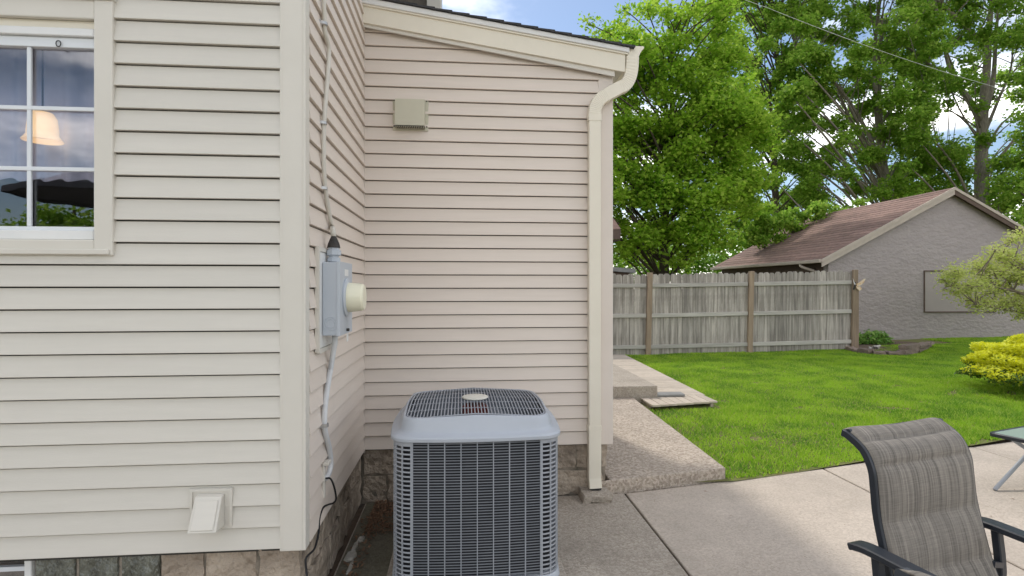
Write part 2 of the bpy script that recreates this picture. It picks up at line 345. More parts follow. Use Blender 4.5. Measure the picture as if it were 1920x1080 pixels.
# ------------------------------------------------------------------ ground, lawn, patio, path
def ground():
    b = MB(); b.add([(-400, -400, -.06), (400, -400, -.06), (400, 400, -.06), (-400, 400, -.06)], [(0, 1, 2, 3)])
    structure(b.build('ground', 'dirt'))
    xs = np.concatenate([np.linspace(1.2, 20, 76)]); rows = 48; v = []; f = []
    for i, x in enumerate(xs):
        y0 = edge_y(max(x, 2.17)) - .035
        for j in range(rows):
            y = y0 + (19.5 - y0) * (j / (rows - 1)) ** 1.3
            v.append((x, y, lawn_z(x, y) + .008 * math.sin(x * 2.3 + y * 1.1) + .006 * math.sin(y * 3.1 - x)))
    for i in range(len(xs) - 1):
        for j in range(rows - 1): f.append((i * rows + j, (i + 1) * rows + j, (i + 1) * rows + j + 1, i * rows + j + 1))
    lw = structure(MB().add(v, f).build('lawn', 'lawn', smooth='all'))
    b = MB(); b.add([(-60, -60, -.02), (60, -60, -.02), (60, -6.5, -.02), (-60, -6.5, -.02)], [(0, 1, 2, 3)])
    structure(b.build('back_lawn', 'lawn'))
    b = MB(); b.add([(-60, 20, .15), (90, 20, .15), (90, 60, .15), (-60, 60, .15)], [(0, 1, 2, 3)])
    structure(b.build('far_lawn', 'lawn'))
    # grass blades
    rng = np.random.default_rng(3); N = 760000
    X = 2.16 + (rng.random(N) ** .8) * 15.5; Y = 4.25 + rng.random(N) ** 1.25 * 10.4
    ey = np.interp(X, [2.17, 5.88, 13, 18], [4.36, 5.31, 7.0, 7.0])
    ok = (Y > ey - .012 + .012 * np.sin(X * 17) + .012 * np.sin(X * 41 + 1)) & (X < 2.0 + Y * 1.25)
    ok &= ~((X > 2.2) & (X < 3.66) & (Y > 6.85) & (Y < 12.5) & (X < 3.36 + (Y - 6.95) * .055))
    ok &= ~((X < 2.175 + .047 * (Y - 4.385)) & (Y < 7.3)) & ~((Y > 13.0) & (X > 9.4) & (X < 12.6)) & (Y < 14.25)
    ok &= ~((Y > 12.42) & (X < 9.35))
    dry = np.sin(X * 3.7 + 1.3 * np.sin(Y * 2.9)) * np.sin(Y * 4.3 + 1.7 * np.sin(X * 2.1))
    ok &= ~((dry > .93) & (rng.random(N) < .8))
    X, Y = X[ok], Y[ok]; n = len(X)
    Z = np.array([0.018]) + .016 * np.clip(X - 4.2, 0, 14) + .008 * np.sin(X * 2.3 + Y * 1.1) + .006 * np.sin(Y * 3.1 - X)
    patch = .5 + .5 * np.sin(X * 1.9 + 2 * np.sin(Y * 1.3)) * np.sin(Y * 2.2 + 1.5 * np.sin(X * 1.1))
    h = (.022 + .026 * rng.random(n)) * (.65 + .6 * patch); a = rng.random(n) * 6.283; w = .0045 + .0045 * rng.random(n)
    lean = h * (.3 + .7 * rng.random(n)); la = rng.random(n) * 6.283
    P = np.stack([X, Y, Z], 1); sd = np.stack([np.cos(a) * w, np.sin(a) * w, np.zeros(n)], 1)
    tip = P + np.stack([np.cos(la) * lean, np.sin(la) * lean, h], 1)
    V = np.stack([P - sd, P + sd, tip], 1).reshape(-1, 3); Fc = np.arange(3 * n).reshape(-1, 3)
    g = np_mesh('grass', V, Fc, 'grass'); g['kind'] = 'stuff'; g['label'] = 'mown green grass of the lawn beside the fence'; g['category'] = 'grass'

    # patio: separate concrete panels with open joints
    pt = structure(link('patio', MB().box(-8, 14, -6.4, 2.9, -.05, -.022).mesh('patio', MT['dirt'])))
    MB().prism([(-.8, 2.9, -.05), (9.9, 2.9, -.05), (9.9, 6.25, -.05), (2.1, 4.34, -.05), (1.2, 4.12, -.05), (-.8, 4.12, -.05)], (0, 0, .027)).build('joint_bed', 'dirt', pt)
    J = [-8, -3.0, XS - .0, 1.255, 3.15, 5.05, 7.0, 9.9, 14]
    for i in range(len(J) - 1):
        x0, x1 = J[i] + .008, J[i + 1] - .008
        yt = lambda x: edge_y(x) - .03 if x > 2.17 else 4.17 if x > 1.0 else 4.15
        if x1 < XS: yt = lambda x: 2.64
        tops = [(x0, yt(x0))] + ([(2.16, 4.36)] if x0 < 2.16 < x1 else []) + [(x1, yt(x1))]
        for (ya, yb) in ((None, 1.02), (1.0, -1.5), (-1.52, -4.0), (-4.02, -6.4)):
            if ya is None: poly = [(x0, yb, -.02), (x1, yb, -.02)] + [(x, y, -.02) for x, y in reversed(tops)]
            else: poly = [(x0, yb, -.02), (x1, yb, -.02), (x1, ya, -.02), (x0, ya, -.02)]
            jit = .002 * math.sin(i * 3.3)
            MB().prism(poly, (0, 0, .022 + jit)).build('concrete_panel', 'moss' if (i == 2 and ya is None and False) else 'concwall' if i == 2 else 'conc', pt, bevel=.005)
    # raised aggregate slab along the addition
    sl = structure(MB().prism([(1.0, 4.15, -.02), (2.165, 4.385, -.02), (2.30, 7.27, -.02), (1.14, 7.27, -.02), (1.14, 4.20, -.02)], (0, 0, .122)).build('path', 'aggr', bevel=.012, seg=2))
    # concrete landing at its end
    structure(MB().box(1.1, 2.64, 7.28, 10.6, -.02, .255).build('landing', 'concwall', bevel=.012, seg=2))
ground()

def deck():
    d = thing('plank_walkway', 'pale wooden plank walkway laid on the lawn beside the concrete landing', 'walkway', (2.95, 9, 0))
    x0 = lambda y: 2.40 if y < 7.27 else 2.66
    x1 = lambda y: 3.335 + (y - 6.93) * .05
    MB().box(2.42, 2.46, 6.98, 7.26, 0, .072).box(3.25, 3.29, 7.0, 7.4, 0, .072).build('joist', 'deck', d)
    MB().prism([(2.66, 7.45, 0), (2.70, 7.45, 0), (2.70, 11.9, 0), (2.66, 11.9, 0)], (0, 0, .072)).build('joist', 'deck', d)
    n = 8
    for k in range(n):                          # short boards at the near end run with the path
        a = 2.40 + (3.335 - 2.40) * k / n; e = a + (3.335 - 2.40) / n - .008
        yl = 6.80 + .18 * k / n
        MB().box(a, e, yl, 7.262 if e < 2.70 else 7.40, .075, .10).build('board', 'deck', d, bevel=.003)
    y = 7.41
    while y < 11.9:
        MB().prism([(2.652, y, .075), (x1(y), y, .075), (x1(y), y + .132, .075), (2.652, y + .132, .075)], (0, 0, .025 + .002 * random.random())).build('board', 'deck', d, bevel=.003)
        y += .142
    p = G(1202, 741, .11); q = G(1280, 739, .11)
    b = MB().prism([(p.x, p.y - .10, .105), (q.x - .02, q.y - .13, .105), (q.x, q.y + .06, .105), (p.x + .1, p.y + .08, .105), (p.x + .03, p.y + .02, .105)], (0, 0, .028))
    tag(b.build('slate_board', 'slate', bevel=.004), 'loose dark grey board lying on the plank walkway', 'board')
deck()

# ------------------------------------------------------------------ the house
HOUSE = thing('house', 'beige vinyl sided house with a low addition and shallow roof', 'house', (-1, 4.2, 0))
def sloped(xa, ya, xb, yb, Y):                 # height along a sloping line seen between two pixels on the plane Y
    a, b = PY(xa, ya, Y), PY(xb, yb, Y); k = (b.z - a.z) / (b.x - a.x)
    return lambda x: a.z + k * (x - a.x)
RAKE_TOP = sloped(683, 11, 1168, 101, 4.10); RAKE_BOT = sloped(683, 42, 1168, 133, 4.10); FRIEZE_BOT = sloped(683, 50, 1122, 137, 4.12)
def plank_mesh(length, axis, m, key, cache={}):
    k = (round(length, 4), axis, key)
    if k in cache: return cache[k]
    pr = [(.0, PITCH - .0078), (-.0115, PITCH - .0078), (-.026, .003), (-.026, .0), (-.025, -.001), (.0, -.001)]   # (outward, up)
    if axis == 'x': a = [(0, u, z) for u, z in pr]; b = [(length, u, z) for u, z in pr]
    else: a = [(-u, 0, z) for u, z in pr]; b = [(-u, length, z) for u, z in pr]
    n = len(pr); mb = MB().add(a + b, [tuple(range(n)), tuple(range(2 * n - 1, n - 1, -1))] + [(i, (i + 1) % n, n + (i + 1) % n, n + i) for i in range(n)])
    cache[k] = mb.mesh('siding_plank', MT[m]); return cache[k]

def walls():
    # near wall with its window opening: sheathing in pieces round the hole
    WX0, WX1, WZ0, WZ1 = -2.60, -1.600, 1.80, 2.745
    w = MB(); T = .16
    w.box(-6, WX0, YL, YL + T, ZB - .02, 5.4).box(WX1, XS - .019, YL, YL + T, ZB - .02, 5.4)
    w.box(WX0, WX1, YL, YL + T, ZB - .02, WZ0).box(WX0, WX1, YL, YL + T, WZ1, 5.4)
    near = w.build('wall', 'lap_shade', HOUSE)
    k = 0; z = ZB
    while z < 5.3:
        if z + PITCH > 1.80 and z < 2.86:
            for a, b_ in ((-6, -2.69), (-1.545, -.816)): link('siding_plank', plank_mesh(b_ - a, 'x', 'siding', 'n'), near, (a, YL, z))
        else: link('siding_plank', plank_mesh(6 - .816, 'x', 'siding', 'n'), near, (-6, YL, z))
        z += PITCH
    MB().prism([(-.822, YL - .026, .388), (XS + .003, YL - .026, .388), (XS + .003, YL + .042, .388), (XS - .018, YL + .042, .388), (XS - .018, YL - .001, .388), (-.822, YL - .001, .388)], (0, 0, 5.0)).build('corner_post', 'trim', near, bevel=.004, seg=2)
    MB().box(-.805, XS - .012, YL - .0285, YL - .0255, .392, 5.38).build('corner_bead', 'trim', near)
    # side wall
    w = MB().box(XS2 - .16, XS2, YL + .161, YA + .15, ZB - .02, 5.4); side = w.build('wall', 'lap_shade', HOUSE)
    z = ZB - .004
    while z < 5.3:
        link('siding_plank', plank_mesh(YA - .026 - (YL + .043), 'y', 'siding_bounce', 's'), side, (XS2, YL + .043, z)); z += PITCH
    # wall of the addition, following the roof slope
    und = FRIEZE_BOT                                          # underside of the rake trim
    w = MB().prism([(XS2, YA, ZB - .02), (XE, YA, ZB - .02), (XE, YA, und(XE) + .1), (XS2, YA, und(XS2) + .1)], (0, .15, 0)); add = w.build('wall', 'lap_shade', HOUSE)
    z = ZB - .008
    while z < und(XS2) - .004:
        xe = min(1.045, XS2 + (und(XS2) - z - .002) / (und(XS2) - und(XS2 + 1)) + .3)
        if xe > XS2 + .302: link('siding_plank', plank_mesh(xe - XS2 - .016, 'x', 'siding_bounce', 'a'), add, (XS2 + .016, YA, z))
        z += PITCH
    MB().box(XS2 + .0005, XS2 + .021, YA - .023, YA - .0005, .37, und(XS2)).build('inside_corner', 'trim_add', add)
    MB().prism([(1.042, YA - .021, .385), (XE + .022, YA - .021, .385), (XE + .022, YA + .08, .385), (XE + .001, YA + .08, .385), (XE + .001, YA - .001, .385), (1.042, YA - .001, .385)], (0, 0, und(XE) - .385 + .02)).build('corner_post', 'trim_add', add, bevel=.004, seg=2)
    # long wall of the addition on the lawn side, seen edge-on
    w = MB().box(XE - .15, XE, YA + .16, YEND, ZB - .02, 3.22); lw = w.build('wall', 'lap_shade', HOUSE)
    z = ZB
    while z < 3.1:
        link('siding_plank', plank_mesh(YEND - YA - .1, 'y', 'siding_bounce', 'l'), lw, (XE, YA + .085, z)); z += PITCH
    MB().box(XS2, XE - .16, YEND - .15, YEND, 0, 3.25).build('wall', 'trim_add', HOUSE)
    return near
NEAR = walls()

def roof():
    YF = YA - .055                                            # face of the rake board
    x0, x1 = XS2 - .0, 1.262
    top = RAKE_TOP                                            # upper edge of the beige rake board
    rf = MB().prism([(x0, YF, top(x0) + .055), (x1 + .01, YF, top(x1) + .047), (x1 + .01, YF, top(x1) + .02), (x0, YF, top(x0) + .02)], (0, YEND + .22 - YF, 0)).build('roof', 'trim', HOUSE)
    bot = RAKE_BOT; fb = FRIEZE_BOT
    MB().prism([(x0, YF, bot(x0)), (x1 - .025, YF, bot(x1)), (x1 - .025, YF, top(x1) + .01), (x0, YF, top(x0) + .01)], (0, -.022, 0)).build('rake_board', 'cream', rf, bevel=.002)
    MB().prism([(x0, YF + .01, fb(x0)), (XE + .024, YF + .01, fb(XE + .024)), (XE + .024, YF + .01, bot(XE + .024) + .01), (x0, YF + .01, bot(x0) + .01)], (0, -.014, 0)).build('frieze_trim', 'trim', rf)
    MB().prism([(x0, YF, top(x0)), (x1 - .008, YF, top(x1)), (x1 - .008, YF, top(x1) + .012), (x0, YF, top(x0) + .012)], (0, -.034, 0)).build('trim_moulding', 'cream', rf)
    MB().prism([(x0, YF, top(x0) + .0125), (x1, YF, top(x1) + .0125), (x1, YF, top(x1) + .048), (x0, YF, top(x0) + .055)], (0, -.045, 0)).build('drip_edge', 'white', rf, bevel=.003)
    # shingle courses stepping down to the eave, their butts showing along the rake
    n = 16; L = (x1 + .03 - x0) / n
    for k in range(n):
        xa = x0 + L * k; xb = xa + L * 1.25
        t = lambda x: top(x) + .057 - .0035 * (x - x0)
        za, zb = t(xa) - .002, t(min(xb, x1 + .04)) + .012
        xb = min(xb, x1 + .04)
        MB().prism([(xa, YF - .062 - .006 * random.random(), za), (xb, YF - .062, zb - .010), (xb, YF - .062, zb + .005), (xa, YF - .062, za + .008)], (0, YEND + .3 - YF, 0)).build('shingle_course', 'shingle', rf)
    # soffit and eave board behind the gutter
    MB().box(XE + .024, x1 - .03, YF + .002, YEND + .2, 3.238, 3.25).build('soffit', 'trim', rf)
    MB().box(x1 - .03, x1 - .008, YF + .003, YEND + .2, 3.235, 3.40).build('fascia', 'cream', rf)
    # gutter: ogee section running back along the eave
    gx = x1 - .006; zt = 3.418
    sec = [(0, .0), (.125, .0), (.128, -.012), (.118, -.022), (.10, -.045), (.088, -.075), (.083, -.088), (0, -.088)]
    MB().prism([(gx + a, YF - .02, zt + b) for a, b in sec], (0, YEND + .22 - YF, 0)).build('gutter', 'cream', rf, bevel=.002)
    # upper storey set back, dark shakes with a pale corner board
    up = MB().box(-6, -.30, 5.52, 5.86, 3.0, 6.0).build('wall', 'shake', HOUSE)
    MB().box(-6, -1.1, 5.861, 10, 3.0, 6.0).build('wall', 'shake', HOUSE)
    for r_ in range(9):
        x = -1.75
        while x < -.31:
            wd = .09 + .07 * random.random(); xb = min(x + wd, -.302)
            if xb - x > .03:
                MB().prism([(x, 5.519, 3.62 + .17 * r_), (xb - .006, 5.519, 3.62 + .17 * r_), (xb - .006, 5.519, 3.80 + .17 * r_), (x, 5.519, 3.80 + .17 * r_)], (0, -.012 - .006 * random.random(), 0)).build('shake', 'shake', up)
            x = xb
    c = PY(800, 5, 5.49).x; c2 = PY(827, 5, 5.49).x
    MB().box(c, c2, 5.485, 5.87, 3.2, 6.0).build('corner_post', 'trim', up, bevel=.004)
    MB().prism([(-6.3, 5.2, 6.0), (-1.0, 5.2, 6.0), (-1.0, 7.7, 7.4), (-6.3, 7.7, 7.4)], (0, 0, .1)).prism([(-6.3, 10.3, 6.0), (-1.0, 10.3, 6.0), (-1.0, 7.7, 7.4), (-6.3, 7.7, 7.4)], (0, 0, .1)).build('roof', 'shingle', HOUSE)
    MB().prism([(-6.3, 2.3, 5.4), (XS2 + .12, 2.3, 5.4), (XS2 + .12, 5.5, 6.4), (-6.3, 5.5, 6.4)], (0, 0, .1)).build('roof', 'shingle', HOUSE)  # unseen; near walls and roof raised to cut light bounced off the ground
roof()

def rough_block(x0, x1, y0, y1, z0, z1, seed, amp=.006):
    """a stone block with chipped, uneven faces"""
    rnd = random.Random(seed); bm = bmesh.new(); bmesh.ops.create_cube(bm, size=1)
    bmesh.ops.subdivide_edges(bm, edges=bm.edges, cuts=3, use_grid_fill=True)
    for v in bm.verts:
        e = sum(abs(abs(c) - .5) < 1e-4 for c in v.co); s = amp * (1.6 if e >= 2 else 1)
        p = Vector((x0 + (v.co.x + .5) * (x1 - x0), y0 + (v.co.y + .5) * (y1 - y0), z0 + (v.co.z + .5) * (z1 - z0)))
        c = Vector(((x0 + x1) / 2, (y0 + y1) / 2, (z0 + z1) / 2))
        v.co = p + (c - p).normalized() * (s * rnd.random()) + Vector((rnd.uniform(-1, 1), rnd.uniform(-1, 1), rnd.uniform(-1, 1))) * s * .5
    me = bpy.data.meshes.new('block'); bm.to_mesh(me); bm.free(); me.polygons.foreach_set('use_smooth', [True] * len(me.polygons)); me.set_sharp_from_angle(angle=R(50)); me.materials.append(MT['stone'])
    return me

def foundation():
    f = MB().box(-6, -2.45, YL + .018, YL + .3, -.02, ZB - .021).box(-1.35, XS2 - .03, YL + .016, YL + .3, -.02, ZB - .021) \
        .box(-2.45, -1.35, YL + .12, YL + .3, -.02, ZB - .021).box(XS2 - .3, XS2 - .018, YL + .3, YA + .1, -.02, ZB - .025) \
        .box(XS2 - .03, XE - .03, YA + .018, YA + .3, -.02, ZB - .021).box(XE - .3, XE - .03, YA + .3, YEND, -.02, ZB - .021).build('foundation', 'mortar', HOUSE)
    s = 0
    def row(kind, cuts, z0, z1):
        nonlocal s
        for a, b in zip(cuts, cuts[1:]):
            s += 1; d = random.uniform(-.006, .008)
            if kind == 'n': me = rough_block(a + .002, b - .002, YL + .006 + d, YL + .12, z0 + .004, z1 - .004, s)
            elif kind == 's': me = rough_block(XS2 - .12, XS2 - .004 - d, a + .002, b - .002, z0 + .004, z1 - .004, s, .012)
            elif kind == 'l': me = rough_block(XE - .12, XE - .01 - d, a + .002, b - .002, z0 + .004, z1 - .004, s)
            else: me = rough_block(a + .002, b - .002, YA + .004 + d, YA + .12, z0 + .004, z1 - .004, s, .009)
            link('foundation_block', me, f)
    row('n', [-1.36, -1.165, -.93, XS2 - .006], .20, .40); row('n', [-1.36, -1.05, XS2 - .006], -.01, .20)
    row('n', [-3.4, -3.0, -2.46], .2, .4); row('n', [-3.4, -2.9, -2.46], -.01, .2)
    row('s', [YL + .006, 2.98, 3.42, 3.80, 4.18], .205, .395); row('s', [YL + .006, 3.2, 3.62, 4.18], -.01, .205)
    row('a', [XS2 + .0, -.42, -.05, .31, .64, .875, XE - .004], .195, .395); row('a', [XS2 + .0, -.55, -.2, .2, .58, 1.09], -.01, .195)
    row('l', [4.3, 4.8, 5.3, 5.8, 6.6], .1, .39)
    # basement window: dark sash, white jamb, three glass blocks
    MB().box(-2.44, -1.945, YL + .085, YL + .095, .12, .40).build('basement_pane', 'glass', f)
    MB().box(-2.44, -1.945, YL + .05, YL + .07, .315, .335).box(-2.44, -1.945, YL + .05, YL + .07, .12, .15).build('basement_sash', 'vinylwhite', f)
    MB().box(-1.942, -1.912, YL + .03, YL + .10, .1, .40).build('basement_jamb', 'white', f, bevel=.003)
    MB().box(-1.908, -1.36, YL + .05, YL + .12, .0, .40).build('glass_block_mortar', 'concwall', f)
    for k in range(3):
        a = -1.90 + .182 * k
        for z0 in (.215, .03):
            MB().box(a, a + .166, YL + .036, YL + .10, z0, z0 + .175).build('glass_block', 'gblock', f, bevel=.008, seg=2)
foundation()

def window():
    w = MB(); x1 = -1.532; x0 = -2.70; zb, zt = 1.728, 2.865; y0 = YL - .034; cw = .078
    win = MB().box(x1 - cw, x1, y0, YL - .001, zb, zt).build('window', 'trim', HOUSE, bevel=.006, seg=2)
    MB().box(x0, x0 + cw, y0, YL - .001, zb, zt).build('casing', 'trim', win, bevel=.006, seg=2)
    MB().box(x0 + cw + .001, x1 - cw - .001, y0 + .004, YL - .001, zt - .095, zt).build('casing', 'trim', win, bevel=.006, seg=2)
    MB().box(x0 + cw + .001, x1 - cw - .001, y0 + .004, YL - .001, zb, zb + .07).build('casing', 'trim', win, bevel=.006, seg=2)
    MB().box(x0 + .03, x1 - .012, y0 - .010, y0 + .003, zb + .004, zb + .028).build('sill_lip', 'trim', win, bevel=.003)
    MB().box(x0 - .004, x1 + .006, y0 - .012, YL - .002, zt - .012, zt + .012).build('head_flashing', 'trim', win, bevel=.003)
    # white vinyl unit
    gx1, gx0, gz0, gz1 = -1.624, -2.60, 1.846, 2.70
    fr = MB().box(gx1, x1 - cw + .0, YL - .012, YL + .05, zb + .071, zt - .13).box(gx0 - .03, gx0, YL - .012, YL + .05, zb + .071, zt - .13) \
        .box(gx0, gx1, YL - .0125, YL + .05, zb + .071, gz0 - .006).box(gx0, gx1, YL - .0125, YL + .05, gz1, zt - .13).build('frame', 'white', win, bevel=.003)
    MB().box(gx0, gx1, YL - .004, YL + .05, zt - .129, zt - .0955).build('head_jamb', 'cream', win)
    sa = MB().box(gx1 - .008, gx1 - .0005, YL + .004, YL + .04, gz0, gz1 - .001).box(gx0 + .0005, gx0 + .02, YL + .004, YL + .04, gz0, gz1 - .001) \
        .box(gx0 + .02, gx1 - .008, YL + .005, YL + .04, gz0 - .005, gz0 + .012).box(gx0 + .02, gx1 - .008, YL + .005, YL + .04, gz1 - .046, gz1 - .001).build('sash', 'vinylwhite', win, bevel=.002)
    cols = [PY(x, 200, YL + .02).x for x in (180, 57)]; cwid = cols[0] - cols[1]
    xs = [cols[0] - cwid * k for k in range(1, 4)]
    zs = [PY(120, y, YL + .02).z for y in (318, 205)]
    for x in xs: MB().box(x - .009, x + .009, YL + .010, YL + .022, gz0 + .013, gz1 - .047).build('muntin', 'vinylwhite', win, bevel=.002)
    for z in zs: MB().box(gx0 + .021, gx1 - .009, YL + .0085, YL + .0205, z - .009, z + .009).build('muntin', 'vinylwhite', win, bevel=.002)
    MB().box(gx0 + .02, gx1 - .006, YL + .026, YL + .030, gz0 + .01, gz1 - .04).build('pane', 'glass', win)
    c = PY(110, 82, YL - .0)
    ring = [c + Vector((.011 * math.cos(a) * (1 if abs(math.cos(a)) < .8 else .9), -.002, .013 * math.sin(a))) for a in np.linspace(0, 2 * math.pi, 15)]
    MB().tube(ring, .0022, 6).build('pull_ring', 'black', win)
    # room behind: walls, sheer curtain, hanging lamp
    rm = MB().box(-4.5, -1.2, 4.06, 4.1, 1.0, 3.6).box(-4.5, -4.46, 2.8, 4.1, 1.0, 3.6).box(-1.24, -1.2, 2.8, 4.06, 1.0, 3.6).box(-4.5, -1.2, 2.8, 4.1, .98, 1.0).box(-4.5, -1.2, 2.8, 4.1, 3.6, 3.62).build('room', 'room', HOUSE)
    v = []; f = []; n = 120
    for i in range(n + 1):
        x = -3.2 + 1.9 * i / n; y = YL + .27 + .016 * math.sin(i * .9) + .010 * math.sin(i * .37)
        v += [(x, y, 2.11 + .01 * math.sin(i * .9)), (x, y, 3.2)]
        if i: f.append((2 * i - 2, 2 * i, 2 * i + 1, 2 * i - 1))
    MB().add(v, f).build('curtain', 'curtain', rm, smooth='all')
    lc = PY(80, 240, YL + .15)
    lp = thing('pendant_lamp', 'glowing bell shaped lamp hanging behind the window', 'lamp', (lc.x, lc.y, 3.5))
    MB().lathe([(.020, .075), (.040, .070), (.055, .045), (.060, .0), (.062, -.035), (.080, -.06), (.078, -.062), (.055, -.04), (.0, -.04)], (lc.x, lc.y, lc.z), 24).build('shade', 'lamp', lp, smooth=True)
    MB().tube([(lc.x, lc.y, lc.z + .07), (lc.x, lc.y, 3.6)], .004, 6).build('cord', 'black', lp)
window()

def fixtures():
    # dryer vent hood on the near wall
    p = PY(355, 985, YL - .02); q = PY(437, 914, YL - .02)
    x0, x1, z0, z1 = p.x, q.x, .512, .684; Y = YL - .018
    t = thing('dryer_vent', 'cream dryer vent hood on the siding near the foundation', 'vent', (x0, Y, z0))
    MB().box(x0 + .005, x1, Y - .007, Y + .006, z0, z1).build('plate', 'siding', t, bevel=.003)
    b = MB(); fr = [(x0, x1)]
    m = .012
    for r in (('o', 0),):
        b.box(x0 + .005, x1, Y - .013, Y - .0075, z1 - m, z1 - .001).box(x1 - m, x1 - .001, Y - .013, Y - .0075, z0 + .001, z1 - m).box(x0 + .006, x0 + .005 + m, Y - .013, Y - .0075, z0 + .001, z1 - m)
    b.build('rim', 'siding', t)
    hx0, hx1 = x0 + .038, x1 - .035; yb = Y - .0078
    D = .095
    hood = [(hx0, yb, z1 - .022), (hx1, yb, z1 - .022), (hx1, yb - .028, z1 - .028), (hx0, yb - .028, z1 - .028), (hx0 - .002, yb - D, z0 + .012), (hx1 + .002, yb - D, z0 + .012), (hx1 + .002, yb, z0 + .004), (hx0 - .002, yb, z0 + .004)]
    MB().add(hood, [(0, 1, 2, 3), (3, 2, 5, 4), (1, 6, 5, 2), (0, 3, 4, 7), (0, 7, 6, 1), (4, 5, 6, 7)]).build('hood', 'siding', t, bevel=.005, seg=2)
    # raised margin on the hood's face
    a, b2, c, d = (Vector(hood[i]) for i in (3, 2, 5, 4)); nrm = (b2 - a).cross(d - a).normalized(); nrm = nrm if nrm.y < 0 else -nrm
    at = lambda u, v: a.lerp(b2, u).lerp(d.lerp(c, u), v) + nrm * .002
    MB().prism([at(.1, .1), at(.9, .1), at(.9, .93), at(.1, .93)], nrm * .003).build('hood_panel', 'siding', t, bevel=.002)
    # square exhaust vent on the addition
    Y = YA - .0175; p = PY(736, 243, Y - .02); q = PY(803, 184, Y - .02); x0, x1, z0, z1 = p.x, q.x, p.z, q.z
    t = thing('exhaust_vent', 'square olive beige exhaust vent high on the addition wall', 'vent', (x0, Y, z0))
    MB().box(x0, x1, Y - .006, Y + .004, z0 + .0, z1).build('flange', 'olive', t, bevel=.002)
    hx0, hx1 = x0 + .022, x1 - .024
    MB().add([(hx0, Y - .0065, z1 - .01), (hx1, Y - .0065, z1 - .01), (hx1, Y - .055, z1 - .022), (hx0, Y - .055, z1 - .022), (hx0, Y - .075, z0 + .02), (hx1, Y - .075, z0 + .02), (hx1, Y - .0065, z0 + .008), (hx0, Y - .0065, z0 + .008)],
             [(0, 1, 2, 3), (3, 2, 5, 4), (1, 6, 5, 2), (0, 3, 4, 7)]).build('cover', 'olive', t)
    b = MB()
    for k in range(16):
        x = hx0 + .006 + (hx1 - hx0 - .016) * k / 15
        b.box(x, x + .004, Y - .070, Y - .010, z0 + .010, z0 + .016)
    b.build('bottom_louver', 'olive', t)
    MB().box(hx0, hx1, Y - .060, Y - .0068, z0 + .0175, z0 + .019).build('insect_screen', 'black', t)
    for (x, z) in ((x0 + .010, z1 - .02), (x1 - .012, z1 - .02), (x1 - .012, z0 + .03), (x0 + .010, z0 + .03)):
        MB().lathe([(.005, -.0045), (.005, 0), (.003, 0)], (x, Y - .0062, z), 8, 'y').build('screw', 'boot', t)
    # electric meter on the side wall
    Xw = XS2 + .0175
    bd = MB().box(Xw, Xw + .016, 2.80, 3.20, 1.285, 1.765).build('mounting_board', 'white', None, bevel=.003)
    t = thing('electric_meter', 'grey electric meter box with round cream dial on the side wall', 'meter', (Xw + .02, 3.0, 1.35))
    attach(bd, t)
    MB().box(Xw, Xw + .02, 2.775, 2.799, 1.27, 1.79).box(Xw, Xw + .02, 2.799, 3.20, 1.262, 1.284).box(Xw, Xw + .02, 2.799, 3.20, 1.766, 1.788).build('board_trim', 'trim', t)
    X0, X1 = Xw + .017, Xw + .098; y0, y1, z0, z1 = 2.85, 3.16, 1.345, 1.715
    MB().box(X0, X1, y0, y1, z0, z1).build('box', 'meter', t, bevel=.006, seg=2)
    MB().box(X1 - .012, X1 + .006, y0 - .004, y1 + .004, z0 - .003, z1 + .004).build('cover', 'meter', t, bevel=.004, seg=2)
    MB().box(X1 + .0065, X1 + .008, 2.955, 3.05, 1.648, 1.682).build('label_plate', 'white', t)
    MB().lathe([(.102, 0), (.102, .006), (.092, .012), (.0, .012)], (X1 + .0065, 3.005, 1.535), 32, 'x').build('dial_ring', 'meter', t, smooth=True)
    MB().lathe([(.078, 0), (.078, .012), (.074, .05), (.072, .072), (.063, .082), (.0, .084)], (X1 + .0187, 3.005, 1.535), 32, 'x').build('dial', 'dial', t, smooth=True)
    ko = MB()
    for r in (.034, .022):
        ring = [(X0 + .04 + r * math.cos(a), y0 - .0005, z0 + .06 + r * math.sin(a)) for a in np.linspace(0, 2 * math.pi, 25)]
        ko.tube(ring, .0018, 5)
    ko.build('knockout', 'meter', t, smooth='all')
    hx, hy = X0 + .035, 2.945
    MB().lathe([(.034, 0), (.034, .02), (.026, .022), (.026, .03), (.034, .032), (.038, .036), (.038, .058), (.030, .062), (.030, .072), (.0, .072)], (hx, hy, z1 + .005), 8).build('hub', 'meter', t)
    MB().lathe([(.034, 0), (.030, .02), (.020, .045), (.012, .06), (.0, .062)], (hx, hy, z1 + .077), 12).build('sealant_boot', 'boot', t, smooth=True)
    MB().lathe([(.008, 0), (.008, .014), (.0, .015)], (X1 + .0065, 3.01, z0 + .018), 8, 'x').build('seal_screw', 'boot', t)
    MB().box(X1 + .008, X1 + .009, 3.0, 3.045, z0 - .045, z0 - .003).build('seal_tag', 'white', t)
    # service cable above, conduit below: (pixel, pixel) on the wall
    def wallpath(pts, X):
        P = [PX(x, y, X) for x, y in pts]; out = []
        for i in range(len(P) - 1):
            a, b_, c, d = P[max(i - 1, 0)], P[i], P[i + 1], P[min(i + 2, len(P) - 1)]
            for k in range(6):
                u = k / 6; out.append(.5 * ((2 * b_) + (c - a) * u + (2 * a - 5 * b_ + 4 * c - d) * u * u + (3 * b_ - a - 3 * c + d) * u ** 3))
        return out + [P[-1]]
    X = XS2 + .034
    up = [Vector((hx, hy, z1 + .13)), Vector((hx - .004, hy - .002, z1 + .17))] + wallpath([(622, 425), (613, 375), (608, 330), (607, 280), (608, 225), (613, 160), (617, 95), (610, 62), (608, 20), (607, -30), (606, -110)], X)
